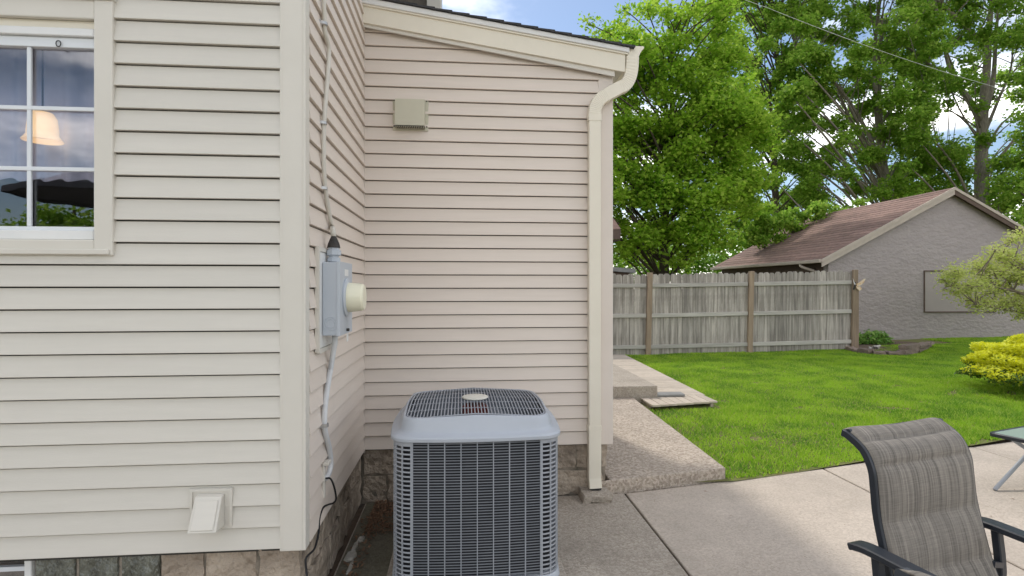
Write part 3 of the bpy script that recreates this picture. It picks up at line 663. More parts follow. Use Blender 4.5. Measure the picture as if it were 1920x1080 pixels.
    ov = [(.014 * math.cos(a), .010 * math.sin(a)) for a in np.linspace(0, 2 * math.pi, 10, endpoint=False)]
    cb = tag(MB().sweep(up, ov).build('service_cable', 'cable', None, smooth='all'), 'beige service cable strapped up the side wall to the meter', 'cable')
    for (x, y) in ((608, 45), (607, 231), (608, 353)):
        c = PX(x, y, X); s = MB()
        arc = [c + Vector((-.016 + .031 * math.sin(a), .022 * math.cos(a) * 1.0, 0)) for a in np.linspace(0, math.pi, 9)]
        arc = [arc[0] + Vector((0, .014, 0))] + arc + [arc[-1] + Vector((0, -.014, 0))]
        s.sweep(arc, [(-.007, -.0015), (.007, -.0015), (.007, .0015), (-.007, .0015)], ref=(1, 0, 0)).build('strap', 'zinc', cb)
    lo = [Vector((X0 + .042, 2.95, z0 + .01)), Vector((X0 + .040, 2.95, z0 - .04))] + wallpath([(620, 690), (612, 740), (608, 785), (610, 812), (617, 840), (620, 868), (617, 886), (611, 897)], X)
    cd = tag(MB().tube(lo, .0145, 10).build('conduit', 'pvc', None, smooth='all'), 'grey conduit curving down from the meter box', 'conduit')
    c = PX(608, 797, X); arc = [c + Vector((-.016 + .036 * math.sin(a), .024 * math.cos(a), 0)) for a in np.linspace(0, math.pi, 9)]
    arc = [arc[0] + Vector((0, .014, 0))] + arc + [arc[-1] + Vector((0, -.014, 0))]
    MB().sweep(arc, [(-.009, -.0015), (.009, -.0015), (.009, .0015), (-.009, .0015)], ref=(1, 0, 0)).build('strap', 'zinc', cd)
    a = PX(606, 925, XS2 + .02); b2 = PX(610, 868, XS2 + .02)
    br = MB().box(XS2 + .017, XS2 + .03, a.y - .012, a.y + .012, a.z - .02, b2.z).box(XS2 + .017, XS2 + .05, a.y - .012, a.y + .045, b2.z + .001, b2.z + .018).build('cable_bracket', 'trim', None, bevel=.002)
    tag(br, 'small cream trim bracket where the conduit enters the siding', 'bracket')
    pts = [PX(611, 897, X), PX(620, 898, XS2 + .06), PX(627, 915, XS2 + .075), PX(630, 935, XS2 + .075), PX(625, 943, XS2 + .05), PX(616, 946, XS2 + .028), PX(606, 952, XS2 + .02), PX(599, 972, XS2 + .02), PX(597, 1000, XS2 + .03), PX(590, 1028, XS2 + .035), PX(576, 1043, XS2 + .028), PX(573, 1055, XS2 + .03), PX(576, 1085, XS2 + .06), PX(580, 1150, XS2 + .06)]
    sm = []
    for i in range(len(pts) - 1):
        a, b_, c, d = pts[max(i - 1, 0)], pts[i], pts[i + 1], pts[min(i + 2, len(pts) - 1)]
        for k in range(5):
            u = k / 5; sm.append(.5 * ((2 * b_) + (c - a) * u + (2 * a - 5 * b_ + 4 * c - d) * u * u + (3 * b_ - a - 3 * c + d) * u ** 3))
    tag(MB().tube(sm + [pts[-1]], .005, 8).build('ground_wire', 'black', None, smooth='all'), 'black wire looping down the siding to the foundation', 'wire')
fixtures()

def downspout():
    Y = YA - .058; t = thing('downspout', 'cream rectangular downspout with corrugated elbows at the addition corner', 'downspout', (1.02, Y, 0))
    hw, hd = .044, .031
    rect = [(-hw, -hd), (-hw + .006, -hd - .004), (hw - .006, -hd - .004), (hw, -hd), (hw + .004, -hd + .006), (hw + .004, hd - .006), (hw, hd), (-hw, hd), (-hw - .004, hd - .006), (-hw - .004, -hd + .006)]
    xb = PY(1114, 500, Y).x; xt = PY(1186, 130, Y - .02).x
    def sm(a, b, c, n):                        # quadratic bend
        a, b, c = Vector(a), Vector(b), Vector(c); return [(a * (1 - u) ** 2 + b * 2 * u * (1 - u) + c * u * u) for u in [k / n for k in range(n + 1)]]
    z = lambda y, Yp=Y: PY(1110, y, Yp).z
    top = sm((xt, Y - .0, 3.335), (xt, Y, z(158)), (xt - .09, Y, z(163)), 14)
    mid = [Vector((xb + .10, Y, z(177)))]
    bot = sm((xb + .09, Y, z(179)), (xb, Y, z(190)), (xb, Y, z(215)), 14)
    P = top + mid + bot; cor = []
    def corrug(path, w=1.0):
        out = MB(); n = len(path)
        def prof(i):
            k = 1.0 + (.05 if i % 2 else -.02) * w
            return [(b * k, a * k) for a, b in rect]
        return out.sweep(path, lambda i: [(a * (1 + (.045 if i % 2 else -.02) * w), b * (1 + (.06 if i % 2 else -.02) * w)) for a, b in rect], True, ref=(0, -1, 0))
    fine = []
    for a, b in zip(P, P[1:]):
        for k in range(2): fine.append(a.lerp(b, k / 2))
    fine.append(P[-1])
    corrug(fine, .55).build('elbow', 'cream', t)
    MB().sweep([(xb, Y, z(212)), (xb, Y, z(808))], [(a * .95, b * .95) for a, b in rect], ref=(0, -1, 0)).build('pipe', 'cream', t)
    MB().sweep([(xb, Y, z(215)), (xb, Y, z(228))], [(a * 1.05, b * 1.05) for a, b in rect], ref=(0, -1, 0)).build('collar', 'cream', t)
    MB().sweep([(xb, Y, z(797)), (xb, Y, z(806))], [(a * 1.05, b * 1.05) for a, b in rect], ref=(0, -1, 0)).build('collar', 'cream', t)
    MB().sweep([(xb, Y, z(800)), (xb, Y, z(895)), (xb + .004, Y - .012, .075)], [(a * 1.0, b * 1.0) for a, b in rect], ref=(0, -1, 0)).build('pipe', 'cream', t)
    MB().sweep([(xb + .004, Y - .012, .0745), (xb + .004, Y - .013, .066)], [(a * .9, b * .88) for a, b in rect], ref=(0, -1, 0)).build('outlet', 'black', t)
    a = G(1087, 945); me = rough_block(a.x + .02, a.x + .25, a.y - .01, a.y + .19, -.004, .062, 91, .010)
    o = link('splash_block', me); me.materials.clear(); me.materials.append(MT['concwall'])
    tag(o, 'small grey concrete block under the downspout outlet', 'block')
downspout()

def corner_debris():
    rng = np.random.default_rng(11)
    # mossy film on the concrete in the corner behind the unit
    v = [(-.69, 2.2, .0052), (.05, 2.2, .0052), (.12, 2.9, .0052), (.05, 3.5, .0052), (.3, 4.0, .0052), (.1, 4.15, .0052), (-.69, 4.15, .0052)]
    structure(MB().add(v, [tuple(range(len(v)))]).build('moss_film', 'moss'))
    n = 1500
    c = np.stack([-.62 + .42 * rng.random(n) ** 1.4, 3.55 + .58 * rng.random(n) ** .7, .008 + .025 * rng.random(n)], 1)
    c2 = np.stack([-.67 + .12 * rng.random(250), 2.6 + 1.3 * rng.random(250), .008 + .012 * rng.random(250)], 1); c = np.concatenate([c, c2]); n = len(c)
    a = rng.random(n) * 6.28; s = .006 + .010 * rng.random(n); t = rng.normal(0, .35, (n, 2))
    d = np.stack([np.cos(a), np.sin(a), t[:, 0]], 1) * s[:, None]; e = np.stack([-np.sin(a), np.cos(a), t[:, 1]], 1) * s[:, None] * .55
    V = np.stack([c - d, c - e, c + d, c + e], 1).reshape(-1, 3); V[:, 2] = np.maximum(V[:, 2], .006)
    o = np_mesh('leaf_litter', V, np.arange(4 * n).reshape(-1, 4), 'litter'); o['kind'] = 'stuff'; o['label'] = 'brown dead leaves swept into the corner of the walls'; o['category'] = 'leaves'
    n = 70; c = np.stack([1.3 + 3.2 * rng.random(n), 2.0 + 2.3 * rng.random(n), .008 + .002 * rng.random(n)], 1); a = rng.random(n) * 6.28; s = .006 + .012 * rng.random(n) ** 2
    d = np.stack([np.cos(a), np.sin(a), 0 * a], 1) * s[:, None]; e = np.stack([-np.sin(a), np.cos(a), 0 * a + .2], 1) * s[:, None] * .4
    o = np_mesh('leaf_bits', np.stack([c - d, c - e * .3, c + d, c + e], 1).reshape(-1, 3), np.arange(4 * n).reshape(-1, 4), 'litter'); o['kind'] = 'stuff'; o['label'] = 'small dry leaf bits strewn over the patio concrete'; o['category'] = 'leaf bits'
    # flaking white caulk line between wall and concrete
    pts = []; y = 2.3; k = 0
    m = MB()
    while y < 3.62:
        l = .05 + .10 * rng.random(); wd = .010 + .022 * rng.random(); x = XS + .085 + .02 * math.sin(y * 9) + .04 * max(0, (3.0 - y)) * .3
        m.prism([(x - wd, y, .004), (x + wd * .6, y + .01, .004), (x + wd, y + l * .6, .004), (x + wd * .3, y + l, .004), (x - wd * .8, y + l * .8, .004)], (0, 0, .010 + .008 * rng.random()))
        y += l + (.0 if rng.random() < .7 else .05)
    o = m.build('caulk_line', 'crust', stuff=True); o['label'] = 'flaking white caulk line along the side wall foundation'; o['category'] = 'caulk'
corner_debris()

# ------------------------------------------------------------------ air conditioner
def air_conditioner():
    cx, fy = .083, 2.915; A = .437; cy = fy + A
    t = thing('air_conditioner', 'large grey outdoor air conditioner with louvred sides and top fan grille', 'air conditioner', (cx, cy, 0))
    C = Vector((cx, cy, 0)); RC = .10; BUL = .016
    def side_pt(s, k, a=A, r=RC, bul=BUL):     # s in -1..1 along side k (0 front,1 right,2 back,3 left)
        u = s * (a - r); n = a + bul * (1 - s * s); x, y = (u, -n)
        for _ in range(k): x, y = -y, x
        return Vector((x, y, 0))
    def corner_pt(s, k, a=A, r=RC):            # s 0..1 round the corner after side k
        an = -math.pi / 2 + s * math.pi / 2; x, y = a - r + r * math.cos(an), -(a - r) + r * math.sin(an)
        for _ in range(k): x, y = -y, x
        return Vector((x, y, 0))
    def ring(a, r, z, bul=BUL, crown=0, ns=10, nc=8):
        out = []
        for k in range(4):
            for i in range(ns): out.append(side_pt(-1 + 2 * i / ns, k, a, r, bul))
            for i in range(nc): out.append(corner_pt(i / nc, k, a, r))
        return [C + p + Vector((0, 0, z + crown * (1 - min(1, abs(p.x * p.y) / (a * a))))) for p in out]
    Z0, Z1 = .075, .795
    pad = MB().box(cx - .49, cx + .49, cy - .46, cy + .46, .001, .020).build('pad', 'concwall', t, bevel=.012, seg=2)
    MB().loft([ring(A + .012, RC + .01, .021), ring(A + .016, RC + .012, .028), ring(A + .014, RC + .012, .045), ring(A + .004, RC, .062), ring(A - .008, RC, .062)], True, True).build('base_pan', 'acgrey', t, smooth=True)
    MB().loft([ring(A - .035, RC - .02, .061), ring(A - .035, RC - .02, Z1)], True, False).build('coil', 'accoil', t)
    # four louvre panels: fine horizontal slats crossed by upright ribs
    for k in range(4):
        m = MB(); z = .068; pts = [C + side_pt(-1 + 2 * i / 8, k) for i in range(9)]
        tz = lambda z: Vector((0, 0, z))
        while z < Z1 - .006:
            m.sweep([p + tz(z) for p in pts], [(-.0018, -.0021), (.0018, -.0021), (.0018, .0021), (-.0018, .0021)], ref=(0, 0, 1)); z += .0147
        m.build('louver_panel', 'acfin', t, stuff=True)
        for i in range(9):
            p = C + side_pt(-1 + 2 * i / 8, k, A + .0045); q = C + side_pt(-1 + 2 * i / 8, k, A - .010); d = (p - q).normalized()
            wd = .011 if i in (0, 8) else .0042
            MB().bar(p - d * .004 + tz(.063), p - d * .004 + tz(Z1), wd, .006, up=d).build('rib', 'acslat', t)
        # slotted corner sheet
        m = MB(); cp = [C + corner_pt(i / 8, k, A + .001, RC) for i in range(9)]; z = .07
        while z < Z1 - .01:
            m.sweep([p + tz(z) for p in cp], [(-.0012, -.0040), (.0012, -.0040), (.0012, .0040), (-.0012, .0040)], ref=(0, 0, 1)); z += .0232
        m.sweep([p + tz(Z1 - .012) for p in cp], [(-.0025, -.022), (.0025, -.022), (.0025, .022), (-.0025, .022)], ref=(0, 0, 1))
        for s in (.0, .34, .67, 1.0):
            p = C + corner_pt(s, k, A + .0025, RC); c0 = C + corner_pt(s, k, A - .05, RC - .05); d = (p - c0).normalized()
            m.bar(p + tz(.063), p + tz(Z1), .014 if s in (0, 1) else .0075, .0045, up=d)
        m.build('corner_sheet', 'acslat', t, stuff=True)
    # moulded top cover
    prof = [(A - .012, .785, 0), (A + .014, .783, 0), (A + .020, .788, 0), (A + .021, .803, 0), (A + .016, .811, 0), (A + .006, .815, 0), (A - .016, .823, .001), (A - .022, .828, .002), (A - .026, .838, .004), (A - .031, .864, .010),
            (A - .037, .883, .015), (A - .043, .891, .017), (A - .048, .8925, .018), (A - .053, .889, .018), (A - .055, .876, .018)]
    MB().loft([ring(a, RC + .02 - max(0, (A - a)) * .35, z, BUL + .004 if z < .84 else BUL * .5, c) for a, z, c in prof]).build('top_cover', 'acgrey', t, smooth=True)
    # fan grille: long wires front to back over a few cross wires, slightly domed
    g = A - .057; rg = RC - .005
    dome = lambda x, y: .887 + .018 * (1 - min(1, abs(x * y) / (g * g))) + .012 * (1 - (x * x + y * y) / (2 * g * g))
    def lim(x):
        x = abs(x)
        return g if x < g - rg else (g - rg) + math.sqrt(max(0, rg * rg - (x - g + rg) ** 2))
    m = MB(); n = 42
    for i in range(n):
        x = -g + .006 + (2 * g - .012) * i / (n - 1); L = lim(x)
        m.tube([C + Vector((x, -L + 2 * L * k / 10, dome(x, -L + 2 * L * k / 10))) for k in range(11)], .0034, 5)
    m.build('fan_grille', 'acslat', t, stuff=True)
    m = MB()
    for j in range(6):
        y = -g + .02 + (2 * g - .04) * j / 5; L = lim(y)
        m.tube([C + Vector((-L + 2 * L * k / 10, y, dome(-L + 2 * L * k / 10, y) - .005)) for k in range(11)], .0032, 5)
    m.build('cross_wire', 'acslat', t, stuff=True)
    MB().tube([p for p in (lambda r: r + [r[0]])([C + Vector((q.x - cx, q.y - cy, dome(q.x - cx, q.y - cy))) for q in ring(g - .004, rg, 0, 0)])], .004, 6).build('grille_rim', 'acslat', t, smooth='all')
    MB().lathe([(.0, -.004), (.072, -.004), (.079, .002), (.077, .008), (.065, .011), (.0, .012)], C + Vector((0, 0, dome(0, 0) + .006)), 32).build('badge', 'badge', t, smooth=True)
    MB().lathe([(.0, 0), (.075, 0), (.078, .01), (.078, .105), (.06, .12), (.0, .12)], C + Vector((0, 0, .765)), 24).build('motor', 'motor', t, smooth=True)
    for k in range(4):
        a0 = k * math.pi / 2 + .5; v = []; f = []
        for i in range(7):
            r = .07 + .28 * i / 6
            for j in range(5):
                a = a0 + (j / 4) * (.95 - .25 * i / 6); v.append(C + Vector((r * math.cos(a), r * math.sin(a), .72 + .075 * j / 4)))
        for i in range(6):
            for j in range(4): f.append((i * 5 + j, i * 5 + j + 1, i * 5 + j + 6, i * 5 + j + 5))
        MB().add(v, f).build('fan_blade', 'fan', t, smooth='all')
    MB().loft([ring(A - .060, rg, .875, 0), ring(A - .06, rg, .80, 0), ring(A - .08, rg, .62, 0), ring(A - .08, rg, .45, 0)], False, True).build('shroud', 'fan', t)
air_conditioner()

# ------------------------------------------------------------------ patio chairs and table
def smooth_path(P, n=6):
    P = [Vector(p) for p in P]; out = []
    for i in range(len(P) - 1):
        a, b, c, d = P[max(i - 1, 0)], P[i], P[i + 1], P[min(i + 2, len(P) - 1)]
        for k in range(n):
            u = k / n; out.append(.5 * ((2 * b) + (c - a) * u + (2 * a - 5 * b + 4 * c - d) * u * u + (3 * b - a - 3 * c + d) * u ** 3))
    return out + [P[-1]]
def make_chair():
    # local frame: front = -y, sits on z = 0
    t = thing('patio_chair', '', 'chair')
    prof = smooth_path([(0, .02, .36), (0, .045, .44), (0, .075, .52), (0, .105, .63), (0, .13, .74), (0, .14, .83), (0, .15, .90), (0, .185, .965), (0, .245, 1.005), (0, .275, 1.015)], 8)
    wd = .252
    def sling(path, name, seams, thick=.020):
        L = [0]
        for a, b in zip(path, path[1:]): L.append(L[-1] + (b - a).length)
        n = 24; v = []; f = []; uv = []; m = len(path)
        for i, p in enumerate(path):
            tg = (path[min(i + 1, m - 1)] - path[max(i - 1, 0)]).normalized(); nr = Vector((0, -tg.z, tg.y)) if tg.z > .3 else Vector((0, -tg.z, tg.y))
            puff = 0
            for a, b in zip(seams, seams[1:]):
                if a <= L[i] <= b: u = (L[i] - a) / (b - a); puff = max(0, math.sin(math.pi * u)) ** .45 * thick
            for j in range(n + 1):
                s = j / n * 2 - 1; e = max(0, 1 - abs(s) ** 8) if abs(s) < .9 else 0
                sag = -.012 * (1 - s * s)
                v.append(p + Vector((s * wd, 0, 0)) + nr * (puff * (1 - abs(s) ** 10) + sag)); uv.append((s * wd, L[i]))
        for i in range(m - 1):
            for j in range(n): f.append((i * (n + 1) + j, i * (n + 1) + j + 1, (i + 1) * (n + 1) + j + 1, (i + 1) * (n + 1) + j))
        me = bpy.data.meshes.new(name); me.from_pydata(v, [], f); me.polygons.foreach_set('use_smooth', [True] * len(f))
        ul = me.uv_layers.new(name='weave')
        for lp in me.loops: ul.data[lp.index].uv = uv[lp.vertex_index]
        me.materials.append(MT['sling']); o = link(name, me, t)
        md = o.modifiers.new('thickness', 'SOLIDIFY'); md.thickness = .006; md.offset = -1
        return o
    sling(prof, 'backrest', [0, .20, .375, .565, .66, .74])
    seat = smooth_path([(0, -.50, .415), (0, -.46, .435), (0, -.36, .425), (0, -.2, .40), (0, -.06, .375), (0, .01, .362)], 6)
    sling(seat, 'seat', [0, .17, .34, .53])
    sec = [(-.011, -.016), (.011, -.016), (.014, -.012), (.014, .012), (.011, .016), (-.011, .016), (-.014, .012), (-.014, -.012)]
    for s in (-1, 1):
        X = Vector((s * (wd - .006), 0, 0))
        MB().sweep([p + X + (lambda tg: Vector((0, tg.z, -tg.y)) * .016)((prof[min(i + 1, len(prof) - 1)] - prof[max(i - 1, 0)]).normalized()) for i, p in enumerate(prof)], sec, ref=(1, 0, 0)).build('back_rail', 'chairframe', t, smooth=True)
        MB().sweep([p + X for p in seat], sec, ref=(1, 0, 0)).build('seat_rail', 'chairframe', t, smooth=True)
        ax = s * (wd + .062)
        arm = smooth_path([(ax, .185, .628), (ax, .165, .634), (ax, .10, .638), (ax, -.12, .628), (ax, -.34, .618), (ax, -.42, .605), (ax, -.435, .58)], 5)
        MB().sweep(arm, [(-.031, -.008), (-.027, -.012), (.027, -.012), (.031, -.008), (.031, .008), (.027, .012), (-.027, .012), (-.031, .008)], ref=(0, 0, 1)).build('armrest', 'chairframe', t, smooth=True)
        MB().sweep(smooth_path([(ax, -.40, .60), (ax, -.43, .40), (ax, -.46, .2), (ax, -.48, .0)], 4), sec, ref=(1, 0, 0)).build('leg', 'chairframe', t, smooth=True)
        MB().sweep(smooth_path([(ax, .10, .625), (ax, .09, .42), (ax, .16, .2), (ax, .26, .0)], 4), sec, ref=(1, 0, 0)).build('leg', 'chairframe', t, smooth=True)
        MB().bar((s * (wd - .01), .08, .52), (ax, .09, .50), .03, .02).build('bracket', 'chairframe', t); MB().bar((s * (wd - .01), -.36, .42), (ax, -.43, .41), .03, .02).build('bracket', 'chairframe', t)
    MB().sweep([(-wd, .26, 1.008), (wd, .26, 1.008)], [(.011 * math.cos(a), .009 * math.sin(a)) for a in np.linspace(0, 2 * math.pi, 8, endpoint=False)]).build('top_bar', 'chairframe', t)
    MB().tube([(-wd, .03, .37), (wd, .03, .37)], .012, 8).build('cross_bar', 'chairframe', t); MB().tube([(-wd - .06, -.43, .40), (wd + .06, -.43, .40)], .012, 8).build('cross_bar', 'chairframe', t)
    return t
ch = make_chair()
ch['label'] = 'high backed grey sling patio chair standing on the open concrete'
def place(o, x, y, rz): o.location = (x, y, 0); o.rotation_euler = (0, 0, rz)
ch2 = copy_tree(ch); ch2['label'] = 'patio chair in the foreground with only its dark top corner in view'
place(ch, 1.79, 1.80, R(14.5)); place(ch2, 1.195, .838, R(97))
ch.scale = (1.03, 1.03, 1.03)
for o in (ch, ch2): o['group'] = 'sling chairs on the patio'

def glass_table():
    Z = .45; c = G(1851, 811, Z); u = Vector((.95, .30, 0)).normalized(); w = Vector((-.15, -.99, 0)).normalized(); w = (w - u * w.dot(u)).normalized()
    t = thing('glass_table', 'low green tinted glass table with dark rim and crossed legs', 'table', (c.x + .4, c.y - .3, 0))
    a, b = 1.0, .72
    P = [c, c + u * a, c + u * a + w * b, c + w * b]
    def rr(off, r, z):
        out = []; q = [c + u * off + w * off, c + u * (a - off) + w * off, c + u * (a - off) + w * (b - off), c + u * off + w * (b - off)]
        for i in range(4):
            p = q[i]; pr = (q[i - 1] - p).normalized(); nx = (q[(i + 1) % 4] - p).normalized()
            for k in range(6):
                s = k / 5; out.append((p + pr * r) * (1 - s) ** 2 + p * 2 * s * (1 - s) + (p + nx * r) * s * s)
        return [Vector((v.x, v.y, z)) for v in out]
    MB().loft([rr(.02, .04, Z - .004), rr(.02, .04, Z + .003)], True, True).build('table_top', 'tglass', t)
    MB().loft([rr(.0, .05, Z - .024), rr(.0, .05, Z + .001), rr(.006, .048, Z + .006), rr(.022, .04, Z + .006), rr(.022, .04, Z - .024), rr(.0, .05, Z - .024)]).build('rim', 'chairframe', t, smooth=True)
    for s in (.04, .68):
        o = w * s
        MB().tube([c + o + u * .02 + Vector((0, 0, -Z + .014)), c + o + u * .84 + Vector((0, 0, -.03))], .0145, 10).build('leg', 'pvc' if 0 else 'acslat', t, smooth='all')
        o = w * (s + .032)
        MB().tube([c + o + u * .96 + Vector((0, 0, -Z + .014)), c + o + u * .14 + Vector((0, 0, -.03))], .0145, 10).build('leg', 'acslat', t, smooth='all')
glass_table()

# ------------------------------------------------------------------ fence
def fence():
    Y = 12.45; px = [PY(x, 600, Y).x for x in (1214, 1404, 1598)]; px = [px[0] - 2.44] + px
    t = thing('wood_fence', 'weathered grey wooden picket privacy fence with three rails at the lawn edge', 'fence', (6.5, Y, 0))
    gz = lambda x: lawn_z(x, Y) - .02
    rng = random.Random(4); cache = []
    for k in range(8):                          # dog-eared pickets, slightly different lengths
        w = .1435 + .003 * rng.random(); h = 1.88 + .025 * rng.random(); e = .042
        cache.append(MB().prism([(0, 0, .02), (w, 0, .02), (w, 0, h - e), (w - e * .9, 0, h), (e * .9, 0, h), (0, 0, h - e)], (0, .017, 0)).mesh('picket', MT['wood'], bevel=.002))
    x = px[0]
    while x < px[-1] - .02:
        o = link('picket', rng.choice(cache), t, (x, Y + .001 + .012 * rng.random(), gz(x) + rng.uniform(-.012, .012))); o.rotation_euler = (0, rng.uniform(-.006, .006), 0)
        x += .1420
    for a, b in zip(px, px[1:]):
        for z in (.21, .93, 1.62):
            MB().prism([(a + .04, Y - .04, gz(a) + z - .045), (b - .04, Y - .04, gz(b) + z - .045), (b - .04, Y - .04, gz(b) + z + .045), (a + .04, Y - .04, gz(a) + z + .045)], (0, .0395, 0)).build('rail', 'rail', t, bevel=.005)
    for i, x in enumerate(px):
        w = .058; tilt = -.045
        b = MB().add([(x - w - tilt * s, Y - .075 + d, gz(x) + z) if q == 0 else (x + w - tilt * s, Y - .075 + d, gz(x) + z) for z, s in ((-.03, 0), (1.92, 1)) for d in (0, .075) for q in (0, 1)],
                     [(0, 1, 3, 2), (4, 6, 7, 5), (0, 4, 5, 1), (1, 5, 7, 3), (3, 7, 6, 2), (2, 6, 4, 0)])
        b.build('post', 'post', t, bevel=.006)
    x = px[-1]
    MB().box(x + .065, x + .15, Y - .03, Y + .06, gz(x), gz(x) + 1.55).build('post', 'post', t, bevel=.006)
    MB().box(x - .02, x + .06, Y + .002, Y + .09, gz(x), gz(x) + 1.87).build('post', 'wood', t, bevel=.006)
    # butterfly ornament on the end post
    c = PY(1603, 535, Y - .1); bf = thing('butterfly_ornament', 'painted metal butterfly ornament fixed to the fence end post', 'ornament', tuple(c))
    MB().lathe([(.0, -.09), (.014, -.06), (.018, 0), (.014, .05), (.02, .07), (.0, .09)], c, 10).build('body', 'boot', bf, smooth=True)
    def wing(pts, nm):
        MB().prism([c + Vector((a, -.03 - .25 * abs(a), b)) for a, b in pts], (0, .008, 0)).build('wing', nm, bf, bevel=.002)
    wing([(.01, .03), (.07, .06), (.17, .15), (.21, .155), (.17, .07), (.11, .0), (.03, -.02)], 'bfly')
    wing([(.01, -.02), (.10, -.03), (.13, -.09), (.08, -.13), (.02, -.07)], 'bfly')
    wing([(-.01, .03), (-.05, .09), (-.09, .17), (-.06, .06), (-.02, 0)], 'white')
    wing([(-.01, -.02), (-.06, -.02), (-.09, -.10), (-.04, -.11)], 'boot')
    p = G(1585, 648, .1); o = link('pale_rock', rough_block(p.x - .11, p.x + .10, 12.16, 12.34, .06, .19, 55, .06)); o.data.materials.clear(); o.data.materials.append(MT['paleRock'])
    tag(o, 'pale rock at the foot of the fence end post', 'rock')
fence()

# ------------------------------------------------------------------ garage beyond the fence
def garage():
    Y = 14.2; z0 = .13; xl = .698 * Y; xp = .947 * Y; xr = xp + (xp - xl); YB = 20.4
    ez, pz = 2.37, 4.21
    t = thing('stucco_garage', 'grey stucco garage with brown shingled gable roof beyond the lawn', 'garage', (xp, 17, z0))
    sl = (pz - ez) / (xp - xl)
    MB().prism([(xl, Y, z0 - .1), (xr, Y, z0 - .1), (xr, Y, ez), (xp, Y, pz), (xl, Y, ez)], (0, .2, 0)).build('gable_wall', 'stucco', t)
    MB().box(xl, xl + .2, Y + .2, YB, z0 - .1, ez).build('side_wall', 'brownwood', t)
    MB().box(xr - .2, xr, Y + .2, YB, z0 - .1, ez).box(xl + .2, xr - .2, YB - .2, YB, z0 - .1, ez).build('side_wall', 'stucco', t)
    MB().box(xl - .03, xl - .001, Y + .55, YB - .6, z0, 2.12).build('garage_door', 'brownwood', t)
    # inset panel in the gable wall, a boarded window
    a = PY(1733, 585, Y).x; zt, zb_ = PY(1733, 509, Y).z, PY(1733, 584, Y).z; b = a + 2.1
    p = MB().box(a, b, Y - .006, Y - .001, zb_, zt).build('wall_panel', 'stuccop', t)
    MB().box(a - .02, a - .0005, Y - .03, Y - .001, zb_ - .03, zt + .03).box(a, b, Y - .03, Y - .001, zt + .0005, zt + .03).box(a, b, Y - .03, Y - .001, zb_ - .03, zb_ - .0005).box(b, b + .03, Y - .03, Y - .001, zb_ - .03, zt + .03).build('panel_frame', 'brownwood', p)
    # roof: shingle courses on both slopes
    ov = .28; yf = Y - .16; nrm = Vector((-sl, 0, 1)).normalized()
    xe = xl - ov; zeave = ez - ov * sl + .10; top = pz + .11; n = 22
    rf = MB().prism([(xe, yf, zeave - .03), (xp, yf, top - .03), (xp, yf, top - .12), (xe, yf, zeave - .10)], (0, YB + .2 - yf, 0)).prism([(2 * xp - xe, yf, zeave - .03), (xp, yf, top - .03), (xp, yf, top - .12), (2 * xp - xe, yf, zeave - .10)], (0, YB + .2 - yf, 0)).build('roof', 'brownwood', t)
    rng = random.Random(8)
    for sgn in (1, -1):
        for k in range(n):
            u0, u1 = k / n, min(1, (k + 1.15) / n)
            X = lambda u: xp + sgn * ((xe - xp) * (1 - u)); Zf = lambda u: zeave + (top - zeave) * u
            y = yf - .02
            segs = 5 if sgn == 1 else 1; ys = sorted([rng.uniform(y + .5, YB) for _ in range(segs - 1)]); ys = [y] + ys + [YB + .22]
            for ya, yb in zip(ys, ys[1:]):
                MB().prism([(X(u0), ya, Zf(u0) - .012), (X(u1), ya, Zf(u1) - .014), (X(u1), ya, Zf(u1) - .002), (X(u0), ya, Zf(u0) + .012)], (0, yb - ya - .004, 0)).build('shingle_course', 'redshingle', rf)
    def rake(sgn, o0, o1, d0, d1, m):
        X = lambda x: xp + sgn * (x - xp); q = [(X(xe - .03), 0, zeave + o0), (xp, 0, top + o0), (xp, 0, top + o1), (X(xe - .03), 0, zeave + o1)]
        MB().prism([(a, yf - d0, c) for a, b, c in q], (0, d0 - d1, 0)).build('rake_board', m, rf)
    for s in (1, -1):
        rake(s, -.075, .005, .045, .0, 'ltrim'); rake(s, -.20, -.076, .03, .0, 'brownwood' if s < 0 else 'ltrim')
    MB().box(xe - .09, xe + .01, yf - .01, YB + .2, zeave - .085, zeave + .005).build('gutter', 'ltrim', rf, bevel=.01)
    MB().box(xl - .16, xl + .02, Y - .02, YB, ez - .13, ez - .06).build('soffit', 'brownwood', rf)
    g = zeave - .1
    MB().tube(smooth_path([(xe - .03, Y + .75, g + .03), (xe - .02, Y + .72, g - .06), (xl - .07, Y + .42, g - .22), (xl - .06, Y + .4, g - .35), (xl - .06, Y + .4, z0)], 4), .04, 8).build('downspout', 'ltrim', t, smooth='all')
garage()

